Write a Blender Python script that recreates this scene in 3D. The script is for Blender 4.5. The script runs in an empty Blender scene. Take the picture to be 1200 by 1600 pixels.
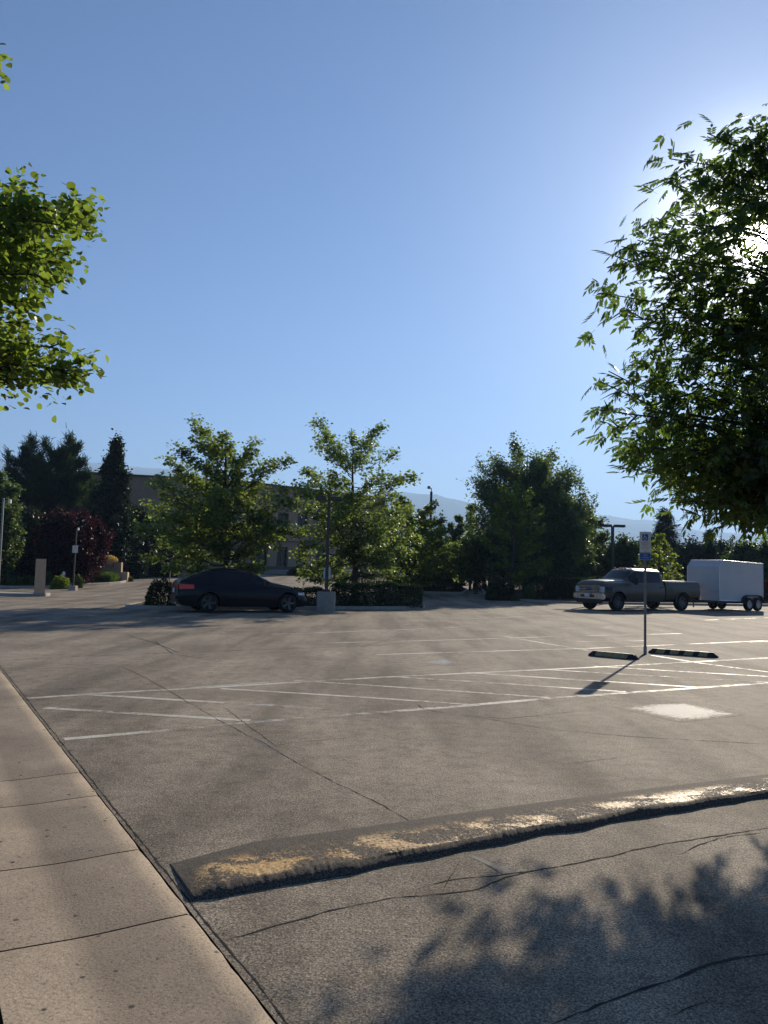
import bpy, bmesh, math, random
import numpy as np
from mathutils import Vector, Matrix, noise as mnoise

# ------------------------------------------------------------------ camera, world, sun, exposure
rad = math.radians
sc = bpy.context.scene
COL = sc.collection
FPX, PITCH, ROLL, CAMH = 1245.0, rad(4.18), rad(1.4), 1.6
_F = np.array([0, math.cos(PITCH), math.sin(PITCH)])
_R0 = np.array([1.0, 0, 0]); _U0 = np.array([0, -math.sin(PITCH), math.cos(PITCH)])
_R = math.cos(ROLL)*_R0 + math.sin(ROLL)*_U0
_U = -math.sin(ROLL)*_R0 + math.cos(ROLL)*_U0
cam = bpy.data.cameras.new('camera'); cob = bpy.data.objects.new('camera', cam); COL.objects.link(cob)
cam.sensor_fit = 'VERTICAL'; cam.sensor_height = 36; cam.lens = 36*FPX/1600
cam.clip_start = 0.05; cam.clip_end = 60000
M = Matrix.Identity(4)
for i in range(3):
    M[i][0] = _R[i]; M[i][1] = _U[i]; M[i][2] = -_F[i]
M[2][3] = CAMH
cob.matrix_world = M
sc.camera = cob

SUN_EL, SUN_AZ = rad(21.5), rad(25.4)
SUND = Vector((math.cos(SUN_EL)*math.sin(SUN_AZ), math.cos(SUN_EL)*math.cos(SUN_AZ), math.sin(SUN_EL)))
w = bpy.data.worlds.new('World'); sc.world = w; w.use_nodes = True
nt = w.node_tree; bg = nt.nodes['Background']
sky = nt.nodes.new('ShaderNodeTexSky'); sky.sky_type = 'NISHITA'; sky.sun_disc = False
sky.sun_elevation = SUN_EL; sky.sun_rotation = SUN_AZ
sky.altitude = 1300; sky.air_density = 1.0; sky.dust_density = 0.5; sky.ozone_density = 8.0
bg.inputs['Strength'].default_value = 0.066
nt.links.new(sky.outputs[0], bg.inputs[0])
# the sun's own disc and aureole, part of the sky
tc = nt.nodes.new('ShaderNodeTexCoord')
nrm = nt.nodes.new('ShaderNodeVectorMath'); nrm.operation = 'NORMALIZE'
dp = nt.nodes.new('ShaderNodeVectorMath'); dp.operation = 'DOT_PRODUCT'
dp.inputs[1].default_value = SUND
nt.links.new(tc.outputs['Generated'], nrm.inputs[0]); nt.links.new(nrm.outputs[0], dp.inputs[0])
def mnode(op, a, b):
    n = nt.nodes.new('ShaderNodeMath'); n.operation = op; n.use_clamp = False
    for k, v in enumerate((a, b)):
        if isinstance(v, (int, float)): n.inputs[k].default_value = v
        else: nt.links.new(v, n.inputs[k])
    return n.outputs[0]
dpc = mnode('MAXIMUM', dp.outputs['Value'], 0.0)
glow = mnode('ADD', mnode('MULTIPLY', mnode('POWER', dpc, 5000.0), 18.0), mnode('MULTIPLY', mnode('POWER', dpc, 300.0), 2.0))
glow = mnode('ADD', glow, mnode('MULTIPLY', mnode('POWER', dpc, 30.0), 0.20))
bg2 = nt.nodes.new('ShaderNodeBackground'); bg2.inputs[0].default_value = (1, 0.95, 0.88, 1)
nt.links.new(glow, bg2.inputs[1])
adds = nt.nodes.new('ShaderNodeAddShader'); nt.links.new(bg.outputs[0], adds.inputs[0]); nt.links.new(bg2.outputs[0], adds.inputs[1])
nt.links.new(adds.outputs[0], nt.nodes['World Output'].inputs[0])

sl = bpy.data.lights.new('sun', 'SUN'); sl.energy = 5.0; sl.angle = rad(0.53); sl.color = (1.0, 0.88, 0.71)
so = bpy.data.objects.new('sun', sl); COL.objects.link(so)
so.rotation_euler = SUND.to_track_quat('Z', 'Y').to_euler()
sc.view_settings.view_transform = 'Standard'; sc.view_settings.look = 'None'
sc.view_settings.exposure = 0.75; sc.view_settings.gamma = 1.0
sc.cycles.max_bounces = 8; sc.cycles.transparent_max_bounces = 8; sc.cycles.volume_bounces = 0
sc.cycles.use_denoising = True

# ------------------------------------------------------------------ places
def zg(x, y):
    y = np.asarray(y, dtype=float)
    t = np.clip(y-44, 0, 44)
    return np.where(t < 6, t*t/12*0.033, (t-3)*0.033) if y.ndim else float((t*t/12*0.033) if t < 6 else (t-3)*0.033)
def ray(px, py):
    return _F + _R*(px-600)/FPX + _U*(800-py)/FPX
def P(px, py, D):
    "the place seen at photo point (px,py) on the plane y = D"
    d = ray(px, py); t = D/d[1]
    return Vector((d[0]*t, D, CAMH + d[2]*t))
def G(px, py, dz=0.0):
    d = ray(px, py); t = CAMH/max(-d[2], 1e-4)
    for _ in range(12):
        t = (CAMH - zg(0, min(d[1]*t, 95.0)))/max(-d[2], 1e-4)
        if t > 95/d[1]: t = 95/d[1]
    return Vector((d[0]*t, d[1]*t, zg(0, d[1]*t) + dz))
def on(px, D):
    "ground place at image column px and depth D"
    x = (px-600)/FPX*D*1.0 + 0.0
    # small roll correction near the horizon
    p = P(px, 890, D)
    return Vector((p.x, D, zg(0, D)))

# ------------------------------------------------------------------ object helpers
def tag(o, label=None, cat=None, group=None, kind=None):
    if label: o['label'] = label
    if cat: o['category'] = cat
    if group: o['group'] = group
    if kind: o['kind'] = kind
    return o
def empty(name, loc=(0, 0, 0), rz=0.0, label=None, cat=None, group=None):
    o = bpy.data.objects.new(name, None); COL.objects.link(o)
    o.location = loc; o.rotation_euler = (0, 0, rz); o.empty_display_size = 0.3
    return tag(o, label, cat, group)
def mesh_obj(name, verts, faces, mat, parent=None, smooth=False):
    me = bpy.data.meshes.new(name)
    me.from_pydata([tuple(v) for v in verts], [], faces)
    me.materials.append(mat)
    if smooth: me.polygons.foreach_set('use_smooth', [True]*len(me.polygons))
    me.update()
    o = bpy.data.objects.new(name, me); COL.objects.link(o)
    if parent: o.parent = parent
    return o
def fast_mesh(name, V, Fq, mat, parent=None, smooth=False, V2=None):
    "V (n,3) float, Fq (m,k) int"
    me = bpy.data.meshes.new(name); k = Fq.shape[1]
    me.vertices.add(len(V)); me.vertices.foreach_set('co', V.astype(np.float32).ravel())
    me.loops.add(Fq.size); me.loops.foreach_set('vertex_index', Fq.astype(np.int32).ravel())
    me.polygons.add(len(Fq)); me.polygons.foreach_set('loop_start', np.arange(0, Fq.size, k, dtype=np.int32))
    me.polygons.foreach_set('loop_total', np.full(len(Fq), k, dtype=np.int32))
    if smooth: me.polygons.foreach_set('use_smooth', np.ones(len(Fq), dtype=bool))
    me.materials.append(mat); me.update(calc_edges=True); me.validate()
    o = bpy.data.objects.new(name, me); COL.objects.link(o)
    if parent: o.parent = parent
    return o
class MB:
    def __init__(s): s.v = []; s.f = []
    def add(s, vs, fs):
        b = len(s.v); s.v += [Vector(v) for v in vs]; s.f += [tuple(i+b for i in f) for f in fs]; return s
    def box(s, c, d, rz=0.0, taper=1.0, bev=0.0):
        c = Vector(c); hx, hy, hz = d[0]/2, d[1]/2, d[2]/2
        if bev <= 0:
            vs = [(x*hx*(taper if z > 0 else 1), y*hy*(taper if z > 0 else 1), z*hz) for z in (-1, 1) for x, y in ((-1, -1), (1, -1), (1, 1), (-1, 1))]
            fs = [(3, 2, 1, 0), (4, 5, 6, 7), (0, 1, 5, 4), (1, 2, 6, 5), (2, 3, 7, 6), (3, 0, 4, 7)]
        else:
            bm = bmesh.new(); bmesh.ops.create_cube(bm, size=1)
            for v in bm.verts: v.co = Vector((v.co.x*d[0]*(taper if v.co.z > 0 else 1), v.co.y*d[1]*(taper if v.co.z > 0 else 1), v.co.z*d[2]))
            bmesh.ops.bevel(bm, geom=bm.edges[:], offset=bev, segments=2, affect='EDGES')
            bm.verts.index_update()
            vs = [v.co.copy() for v in bm.verts]; fs = [tuple(v.index for v in f.verts) for f in bm.faces]; bm.free()
        R = Matrix.Rotation(rz, 3, 'Z')
        return s.add([R @ Vector(v) + c for v in vs], fs)
    def tube(s, pts, rs, n=8, cap=True):
        pts = [Vector(p) for p in pts]; b = len(s.v)
        if isinstance(rs, (int, float)): rs = [rs]*len(pts)
        up = Vector((0.13, 0.21, 1)).normalized()
        for i, p in enumerate(pts):
            t = (pts[min(i+1, len(pts)-1)] - pts[max(i-1, 0)])
            if t.length < 1e-6: t = Vector((0, 0, 1))
            t.normalize(); a = t.cross(up)
            if a.length < 0.1: a = t.cross(Vector((1, 0, 0)))
            a.normalize(); c = t.cross(a)
            for k in range(n):
                an = 2*math.pi*k/n; s.v.append(p + (a*math.cos(an) + c*math.sin(an))*rs[i])
        for i in range(len(pts)-1):
            for k in range(n):
                s.f.append((b+i*n+k, b+i*n+(k+1) % n, b+(i+1)*n+(k+1) % n, b+(i+1)*n+k))
        if cap:
            s.f.append(tuple(b+k for k in range(n))[::-1]); s.f.append(tuple(b+(len(pts)-1)*n+k for k in range(n)))
        return s
    def lathe(s, prof, c=(0, 0, 0), axis='Z', n=24):
        b = len(s.v); c = Vector(c)
        for r, h in prof:
            for k in range(n):
                a = 2*math.pi*k/n
                q = (r*math.cos(a), r*math.sin(a), h) if axis == 'Z' else (r*math.cos(a), h, r*math.sin(a))
                s.v.append(c + Vector(q))
        for i in range(len(prof)-1):
            for k in range(n):
                s.f.append((b+i*n+k, b+i*n+(k+1) % n, b+(i+1)*n+(k+1) % n, b+(i+1)*n+k))
        return s
    def prism(s, poly, z0, z1):
        n = len(poly); b = len(s.v)
        s.v += [Vector((p[0], p[1], z0)) for p in poly] + [Vector((p[0], p[1], z1)) for p in poly]
        s.f.append(tuple(range(b+n-1, b-1, -1))); s.f.append(tuple(range(b+n, b+2*n)))
        for i in range(n): s.f.append((b+i, b+(i+1) % n, b+n+(i+1) % n, b+n+i))
        return s
    def build(s, name, mat, parent=None, smooth=False, bev=0.0):
        o = mesh_obj(name, s.v, s.f, mat, parent, smooth)
        bm = bmesh.new(); bm.from_mesh(o.data); bmesh.ops.recalc_face_normals(bm, faces=bm.faces); bm.to_mesh(o.data); bm.free()
        if smooth:
            o.data.polygons.foreach_set('use_smooth', [True]*len(o.data.polygons))
            try: o.data.set_sharp_from_angle(angle=rad(38))
            except Exception: pass
        return o

# ------------------------------------------------------------------ materials
def newmat(name):
    m = bpy.data.materials.new(name); m.use_nodes = True; t = m.node_tree
    return m, t, t.nodes['Principled BSDF']
def N(t, typ, **kw):
    n = t.nodes.new(typ)
    for k, v in kw.items():
        if k in n.inputs.keys() if isinstance(k, str) else False: n.inputs[k].default_value = v
        else: setattr(n, k, v)
    return n
def noise_n(t, vec, scale, detail=4, rough=0.55, dist=0.0):
    n = t.nodes.new('ShaderNodeTexNoise'); n.inputs['Scale'].default_value = scale
    n.inputs['Detail'].default_value = detail; n.inputs['Roughness'].default_value = rough; n.inputs['Distortion'].default_value = dist
    if vec is not None: t.links.new(vec, n.inputs['Vector'])
    return n.outputs['Fac']
def ramp(t, fac, stops):
    r = t.nodes.new('ShaderNodeValToRGB'); e = r.color_ramp.elements
    while len(e) < len(stops): e.new(0.5)
    for k, (p, c) in enumerate(stops):
        e[k].position = p; e[k].color = (*c, 1) if len(c) == 3 else c
    t.links.new(fac, r.inputs[0]); return r.outputs[0]
def g3(v): return (v, v, v)
def mixc(t, fac, a, b, blend='MIX'):
    n = t.nodes.new('ShaderNodeMix'); n.data_type = 'RGBA'; n.blend_type = blend
    for s, v in ((n.inputs['Factor'], fac), (n.inputs[6], a), (n.inputs[7], b)):
        if isinstance(v, (int, float)): s.default_value = v
        elif isinstance(v, tuple): s.default_value = (*v, 1) if len(v) == 3 else v
        else: t.links.new(v, s)
    return n.outputs[2]
def bump(t, h, strength, dist, b):
    n = t.nodes.new('ShaderNodeBump'); n.inputs['Strength'].default_value = strength; n.inputs['Distance'].default_value = dist
    t.links.new(h, n.inputs['Height']); t.links.new(n.outputs[0], b.inputs['Normal'])
def objco(t):
    return t.nodes.new('ShaderNodeTexCoord').outputs['Object']
def plain(name, col, rough=0.6, metal=0.0, var=0.12, scale=3.0, coat=0.0, bumps=0.0, spec=0.5):
    m, t, b = newmat(name); co = objco(t)
    f = noise_n(t, co, scale, 5)
    c = ramp(t, f, [(0.3, tuple(x*(1-var) for x in col)), (0.7, tuple(min(1, x*(1+var)) for x in col))])
    t.links.new(c, b.inputs['Base Color'])
    b.inputs['Roughness'].default_value = rough; b.inputs['Metallic'].default_value = metal
    b.inputs['Specular IOR Level'].default_value = spec
    if coat: b.inputs['Coat Weight'].default_value = coat; b.inputs['Coat Roughness'].default_value = 0.06
    if bumps: bump(t, noise_n(t, co, scale*12, 3), bumps, 0.02, b)
    return m

ASPH_GAIN = 1.0
def asphalt_color(t):
    g = t.nodes.new('ShaderNodeNewGeometry').outputs['Position']
    big = noise_n(t, g, 0.45, 5, 0.62, 0.5)
    mp = t.nodes.new('ShaderNodeMapping'); mp.inputs['Rotation'].default_value = (0, 0, rad(-31)); mp.inputs['Scale'].default_value = (1.0, 0.13, 1)
    t.links.new(g, mp.inputs[0])
    streak = noise_n(t, mp.outputs[0], 1.3, 3, 0.5)
    mid = noise_n(t, g, 6.0, 5, 0.65)
    fine = noise_n(t, g, 95.0, 3, 0.75)
    base = ramp(t, big, [(0.34, (0.198, 0.162, 0.118)), (0.66, (0.315, 0.260, 0.192))])
    st = ramp(t, streak, [(0.36, g3(0.64)), (0.5, g3(0.98)), (0.62, g3(1.14))])
    c = mixc(t, 1.0, base, st, 'MULTIPLY')
    md = ramp(t, mid, [(0.34, g3(0.74)), (0.5, g3(1.0)), (0.66, g3(1.14))]); c = mixc(t, 1.0, c, md, 'MULTIPLY')
    fi = ramp(t, fine, [(0.38, g3(0.25)), (0.47, g3(0.95)), (0.54, g3(1.0)), (0.64, g3(1.7))]); c = mixc(t, 0.95, c, fi, 'MULTIPLY')
    vg = t.nodes.new('ShaderNodeTexVoronoi'); vg.inputs['Scale'].default_value = 130; t.links.new(g, vg.inputs['Vector'])
    gr = ramp(t, vg.outputs['Color'], [(0.1, g3(0.55)), (0.5, g3(1.0)), (0.9, g3(1.4))]); c = mixc(t, 1.0, c, gr, 'MULTIPLY')
    # pale aggregate stones
    vo = t.nodes.new('ShaderNodeTexVoronoi'); vo.inputs['Scale'].default_value = 60; t.links.new(g, vo.inputs['Vector'])
    sel = ramp(t, vo.outputs['Color'], [(0.86, g3(0)), (0.9, g3(1))])
    dsk = ramp(t, vo.outputs['Distance'], [(0.16, g3(1)), (0.3, g3(0))])
    s = mixc(t, 1.0, sel, dsk, 'MULTIPLY')
    c = mixc(t, s, c, (0.42, 0.39, 0.34))
    pit = ramp(t, noise_n(t, g, 42.0, 3, 0.6), [(0.56, g3(0)), (0.63, g3(0.75))]); msk = ramp(t, streak, [(0.40, g3(1)), (0.58, g3(0.25))])
    pit = mixc(t, 1.0, pit, msk, 'MULTIPLY'); c = mixc(t, pit, c, (0.05, 0.044, 0.036))
    sp = noise_n(t, g, 1.7, 6, 0.7)
    oil = ramp(t, sp, [(0.62, g3(0)), (0.74, g3(0.5))])
    c = mixc(t, oil, c, (0.035, 0.032, 0.03))
    return c, g, fine, mid, vo.outputs['Distance']
def make_asphalt(name='asphalt'):
    m, t, b = newmat(name); c, g, fine, mid, vd = asphalt_color(t)
    t.links.new(c, b.inputs['Base Color'])
    b.inputs['Roughness'].default_value = 0.86; b.inputs['Specular IOR Level'].default_value = 0.16
    hh = mixc(t, 0.45, fine, vd)
    bump(t, hh, 0.45, 0.008, b)
    return m
MAT = {}
MAT['asphalt'] = make_asphalt()
def make_paint(name, col, lo, hi, scale=9.0, rough=0.55, edge=False):
    m, t, b = newmat(name); c, g, fine, mid, vd = asphalt_color(t)
    f1 = noise_n(t, g, scale, 8, 0.75); f2 = noise_n(t, g, 0.9, 3, 0.5)
    mm = t.nodes.new('ShaderNodeMath'); mm.operation = 'ADD'; t.links.new(f1, mm.inputs[0]); t.links.new(f2, mm.inputs[1])
    fac = ramp(t, mm.outputs[0], [(lo, g3(0)), (hi, g3(1))])
    mm.use_clamp = False
    hf = t.nodes.new('ShaderNodeMath'); hf.operation = 'MULTIPLY'; hf.inputs[1].default_value = 0.5
    t.links.new(mm.outputs[0], hf.inputs[0])
    src = hf.outputs[0]
    if edge:
        at = t.nodes.new('ShaderNodeAttribute'); at.attribute_name = 'inner'
        e1 = t.nodes.new('ShaderNodeMath'); e1.operation = 'MULTIPLY_ADD'; t.links.new(at.outputs['Fac'], e1.inputs[0]); e1.inputs[1].default_value = 0.26; t.links.new(src, e1.inputs[2])
        src = e1.outputs[0]
    fac = ramp(t, src, [(lo, g3(0)), (hi, g3(1))])
    cc = mixc(t, fac, c, col); t.links.new(cc, b.inputs['Base Color'])
    rr = ramp(t, fac, [(0, g3(0.86)), (1, g3(rough))]); t.links.new(rr, b.inputs['Roughness'])
    b.inputs['Specular IOR Level'].default_value = 0.12 if edge else 0.3
    hh = mixc(t, 0.45, fine, vd); bump(t, hh, 0.5, 0.008, b)
    return m
MAT['paint'] = make_paint('white_line_paint', (0.60, 0.54, 0.43), 0.43, 0.56)
MAT['paint_faint'] = make_paint('faded_line_paint', (0.45, 0.43, 0.38), 0.46, 0.56)
MAT['paint_patch'] = make_paint('worn_square_paint', (0.52, 0.48, 0.41), 0.54, 0.62, 16.0, 0.7, True)
MAT['paint_blue'] = make_paint('worn_blue_paint', (0.36, 0.42, 0.52), 0.64, 0.80, 8.0, 0.7, True)
def make_concrete(name, base, var=0.2, flow=True):
    m, t, b = newmat(name); co = objco(t)
    big = noise_n(t, co, 1.1, 5, 0.6); fine = noise_n(t, co, 75, 4, 0.75)
    c = ramp(t, big, [(0.3, tuple(x*(1-var) for x in base)), (0.7, tuple(x*(1+var) for x in base))])
    if flow:   # dirt washed along the flow line of the gutter
        sx = t.nodes.new('ShaderNodeSeparateXYZ'); t.links.new(co, sx.inputs[0])
        wob = noise_n(t, co, 0.9, 4, 0.6)
        ad = t.nodes.new('ShaderNodeMath'); ad.operation = 'MULTIPLY_ADD'; t.links.new(wob, ad.inputs[0]); ad.inputs[1].default_value = 0.16
        sh_ = t.nodes.new('ShaderNodeMath'); sh_.operation = 'ADD'; sh_.inputs[1].default_value = 0.93; t.links.new(sx.outputs[0], sh_.inputs[0]); t.links.new(sh_.outputs[0], ad.inputs[2])
        st = ramp(t, ad.outputs[0], [(0.0, g3(0.95)), (0.2, g3(1.12)), (0.44, g3(1.12)), (0.54, g3(0.74)), (0.72, g3(0.88)), (1.0, g3(1.0))])
        mp = t.nodes.new('ShaderNodeMath'); mp.operation = 'ADD'; mp.inputs[1].default_value = 0.0
        c = mixc(t, 1.0, c, st, 'MULTIPLY')
    fi = ramp(t, fine, [(0.36, g3(0.5)), (0.47, g3(1)), (0.55, g3(1)), (0.66, g3(1.35))]); c = mixc(t, 1.0, c, fi, 'MULTIPLY')
    vo = t.nodes.new('ShaderNodeTexVoronoi'); vo.inputs['Scale'].default_value = 17; t.links.new(co, vo.inputs['Vector'])
    sel = ramp(t, vo.outputs['Color'], [(0.74, g3(0)), (0.77, g3(1))]); ds = ramp(t, vo.outputs['Distance'], [(0.14, g3(1)), (0.26, g3(0))])
    s = mixc(t, 1.0, sel, ds, 'MULTIPLY'); c = mixc(t, s, c, (0.05, 0.042, 0.035))
    t.links.new(c, b.inputs['Base Color']); b.inputs['Roughness'].default_value = 0.75; b.inputs['Specular IOR Level'].default_value = 0.3
    bump(t, fine, 0.45, 0.008, b)
    return m
MAT['gutter'] = make_concrete('gutter_concrete', (0.335, 0.258, 0.176), 0.28)
MAT['kerb'] = make_concrete('kerb_concrete', (0.36, 0.32, 0.27), 0.12, False)
MAT['walk'] = make_concrete('sidewalk_concrete', (0.38, 0.34, 0.28), 0.12, False)
MAT['crack'] = plain('crack_dark', (0.05, 0.043, 0.036), 0.95, var=0.3, spec=0.05)
MAT['tar'] = plain('tar_seal', (0.10, 0.09, 0.08), 0.7, var=0.3, spec=0.3)
MAT['soil'] = plain('bark_mulch', (0.085, 0.06, 0.042), 0.95, var=0.5, scale=9, bumps=0.8, spec=0.1)
MAT['grass'] = plain('dry_ground', (0.10, 0.095, 0.055), 0.95, var=0.4, scale=2, bumps=0.5, spec=0.1)
MAT['stucco'] = plain('tan_stucco', (0.36, 0.25, 0.17), 0.9, var=0.08, scale=2, bumps=0.2, spec=0.15)
MAT['stucco_pale'] = plain('pale_stucco', (0.56, 0.38, 0.245), 0.9, var=0.1, scale=4, bumps=0.2, spec=0.15)
MAT['stucco_dark'] = plain('brown_stucco', (0.17, 0.13, 0.10), 0.9, var=0.1, scale=2, spec=0.15)
MAT['win_glass'] = plain('dark_window_glass', (0.010, 0.011, 0.014), 0.06, var=0.2, spec=0.35)
MAT['alu'] = plain('dark_aluminium', (0.06, 0.055, 0.05), 0.45, 0.6, var=0.1)
MAT['bark'] = plain('grey_bark', (0.075, 0.06, 0.047), 0.95, var=0.4, scale=14, bumps=0.8, spec=0.1)
MAT['black_paint'] = plain('black_car_paint', (0.006, 0.007, 0.010), 0.3, var=0.1, coat=0.12, spec=0.22)
MAT['truck_paint'] = plain('taupe_truck_paint', (0.075, 0.061, 0.044), 0.38, 0.25, var=0.06, coat=0.3)
MAT['chrome'] = plain('chrome', (0.62, 0.62, 0.63), 0.14, 1.0, var=0.05)
MAT['rubber'] = plain('tyre_rubber', (0.012, 0.012, 0.012), 0.8, var=0.2, spec=0.25)
MAT['black_trim'] = plain('black_plastic', (0.012, 0.012, 0.013), 0.5, var=0.15)
MAT['rim_grey'] = plain('alloy_rim', (0.33, 0.33, 0.34), 0.3, 0.85, var=0.05)
MAT['rim_mid'] = plain('satin_alloy_rim', (0.2, 0.2, 0.205), 0.3, 0.85, var=0.05)
MAT['rim_dark'] = plain('dark_alloy_rim', (0.10, 0.10, 0.105), 0.3, 0.85, var=0.05)
MAT['red_glass'] = plain('red_lamp_lens', (0.85, 0.06, 0.02), 0.18, var=0.1, coat=0.6)
MAT['clear_lens'] = plain('headlamp_lens', (0.55, 0.57, 0.60), 0.08, var=0.15, coat=0.9)
MAT['amber'] = plain('amber_lens', (0.85, 0.22, 0.03), 0.25, var=0.1, coat=0.5)
MAT['plate'] = plain('number_plate', (0.62, 0.64, 0.66), 0.5, var=0.05)
MAT['trailer'] = plain('white_trailer_skin', (0.52, 0.495, 0.475), 0.55, var=0.05, scale=1.2)
MAT['trailer_trim'] = plain('aluminium_trim', (0.58, 0.58, 0.6), 0.3, 0.8, var=0.05)
MAT['pole'] = plain('bronze_pole', (0.05, 0.044, 0.040), 0.5, 0.3, var=0.15)
MAT['pole_conc'] = plain('pole_base_concrete', (0.33, 0.29, 0.25), 0.9, var=0.15, scale=5, bumps=0.3)
MAT['galv'] = plain('galvanised_post', (0.26, 0.25, 0.24), 0.5, 0.6, var=0.2, scale=20)
MAT['sign_white'] = plain('sign_white', (0.62, 0.60, 0.52), 0.5, var=0.08, scale=6)
MAT['sign_blue'] = plain('sign_blue', (0.02, 0.075, 0.27), 0.45, var=0.08)
MAT['sign_lblue'] = plain('sign_symbol', (0.45, 0.62, 0.75), 0.5, var=0.05)
MAT['sign_green'] = plain('sign_lettering_red', (0.42, 0.10, 0.07), 0.5, var=0.1)
MAT['white'] = plain('white_enamel', (0.72, 0.72, 0.70), 0.45, var=0.05)
MAT['red'] = plain('red_enamel', (0.30, 0.025, 0.02), 0.5, var=0.1)
MAT['yellow_mark'] = plain('faded_yellow_block', (0.36, 0.26, 0.12), 0.6, var=0.4, scale=30)
MAT['rubber_stop'] = plain('black_rubber_stop', (0.018, 0.017, 0.016), 0.65, var=0.3, scale=12, bumps=0.4)

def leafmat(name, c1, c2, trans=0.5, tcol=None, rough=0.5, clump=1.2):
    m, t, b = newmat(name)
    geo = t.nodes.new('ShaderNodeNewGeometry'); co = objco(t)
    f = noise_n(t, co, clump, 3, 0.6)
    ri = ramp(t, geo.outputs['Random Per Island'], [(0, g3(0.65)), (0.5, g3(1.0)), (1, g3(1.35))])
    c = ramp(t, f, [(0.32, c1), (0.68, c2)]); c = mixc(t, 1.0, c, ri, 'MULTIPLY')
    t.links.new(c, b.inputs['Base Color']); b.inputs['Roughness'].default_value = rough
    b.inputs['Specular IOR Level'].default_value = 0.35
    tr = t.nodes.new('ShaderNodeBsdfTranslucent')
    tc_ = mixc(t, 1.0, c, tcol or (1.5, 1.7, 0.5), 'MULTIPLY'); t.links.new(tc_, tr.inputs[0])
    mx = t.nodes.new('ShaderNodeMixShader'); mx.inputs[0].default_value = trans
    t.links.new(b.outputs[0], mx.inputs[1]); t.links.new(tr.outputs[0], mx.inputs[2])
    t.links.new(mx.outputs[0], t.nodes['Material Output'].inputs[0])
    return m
LM = {}
LM['linden'] = leafmat('linden_leaf', (0.090, 0.130, 0.038), (0.145, 0.185, 0.056), 0.58, (1.95, 2.0, 0.75), 0.42)
LM['ash'] = leafmat('ash_leaf', (0.066, 0.092, 0.040), (0.105, 0.138, 0.055), 0.56, (1.5, 1.8, 0.5), 0.4)
LM['oak'] = leafmat('oak_leaf', (0.085, 0.118, 0.046), (0.150, 0.185, 0.070), 0.58, (1.85, 1.95, 0.85), 0.42)
LM['maple'] = leafmat('shade_tree_leaf', (0.065, 0.098, 0.045), (0.115, 0.155, 0.066), 0.5, (1.6, 1.7, 0.8), 0.42)
LM['light'] = leafmat('light_green_leaf', (0.10, 0.14, 0.03), (0.15, 0.18, 0.04), 0.5, (1.6, 1.7, 0.5))
LM['pine'] = leafmat('pine_needles', (0.034, 0.058, 0.032), (0.065, 0.092, 0.048), 0.25)
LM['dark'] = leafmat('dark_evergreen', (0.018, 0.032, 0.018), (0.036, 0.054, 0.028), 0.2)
LM['spruce'] = leafmat('blue_spruce_needles', (0.05, 0.08, 0.075), (0.08, 0.11, 0.10), 0.2)
LM['plum'] = leafmat('purple_plum_leaf', (0.020, 0.007, 0.010), (0.046, 0.012, 0.016), 0.35, (1.8, 0.8, 0.8))
LM['hedge'] = leafmat('hedge_leaf', (0.018, 0.034, 0.012), (0.034, 0.054, 0.018), 0.3)
LM['shrub'] = leafmat('shrub_leaf', (0.045, 0.07, 0.022), (0.08, 0.11, 0.035), 0.35)
LM['red_shrub'] = leafmat('red_shrub_leaf', (0.13, 0.03, 0.015), (0.22, 0.06, 0.025), 0.4, (1.6, 1.0, 0.7))
LM['flower'] = leafmat('yellow_flowers', (0.55, 0.42, 0.12), (0.75, 0.62, 0.25), 0.3, (1.2, 1.1, 0.6))
LM['grass'] = leafmat('grass_blade', (0.06, 0.10, 0.03), (0.10, 0.15, 0.045), 0.4)

# ------------------------------------------------------------------ foliage machinery
T_QUAD = (np.array([[0, 0, 0], [0.5, 0.5, 0.10], [1, 0, 0], [0.5, -0.5, 0.10]]), np.array([[0, 1, 2, 3]]))
T_FOLD = (np.array([[0, 0, 0], [0.35, 0.42, 0.10], [1, 0, -0.05], [0.35, -0.42, 0.10], [0.5, 0, -0.06]]),
          np.array([[0, 4, 1], [4, 2, 1], [0, 3, 4], [4, 3, 2]]))
# broad, rounded leaf in two folded halves
T_BROAD = (np.array([[0, 0, 0], [0.12, 0.34, 0.06], [0.45, 0.50, 0.11], [0.80, 0.30, 0.04], [1.05, 0, -0.08], [0.80, -0.30, 0.04], [0.45, -0.50, 0.11], [0.12, -0.34, 0.06], [0.5, 0, -0.03]]),
           np.array([[0, 8, 2, 1], [8, 4, 3, 2], [0, 7, 6, 8], [8, 6, 5, 4]]))
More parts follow.
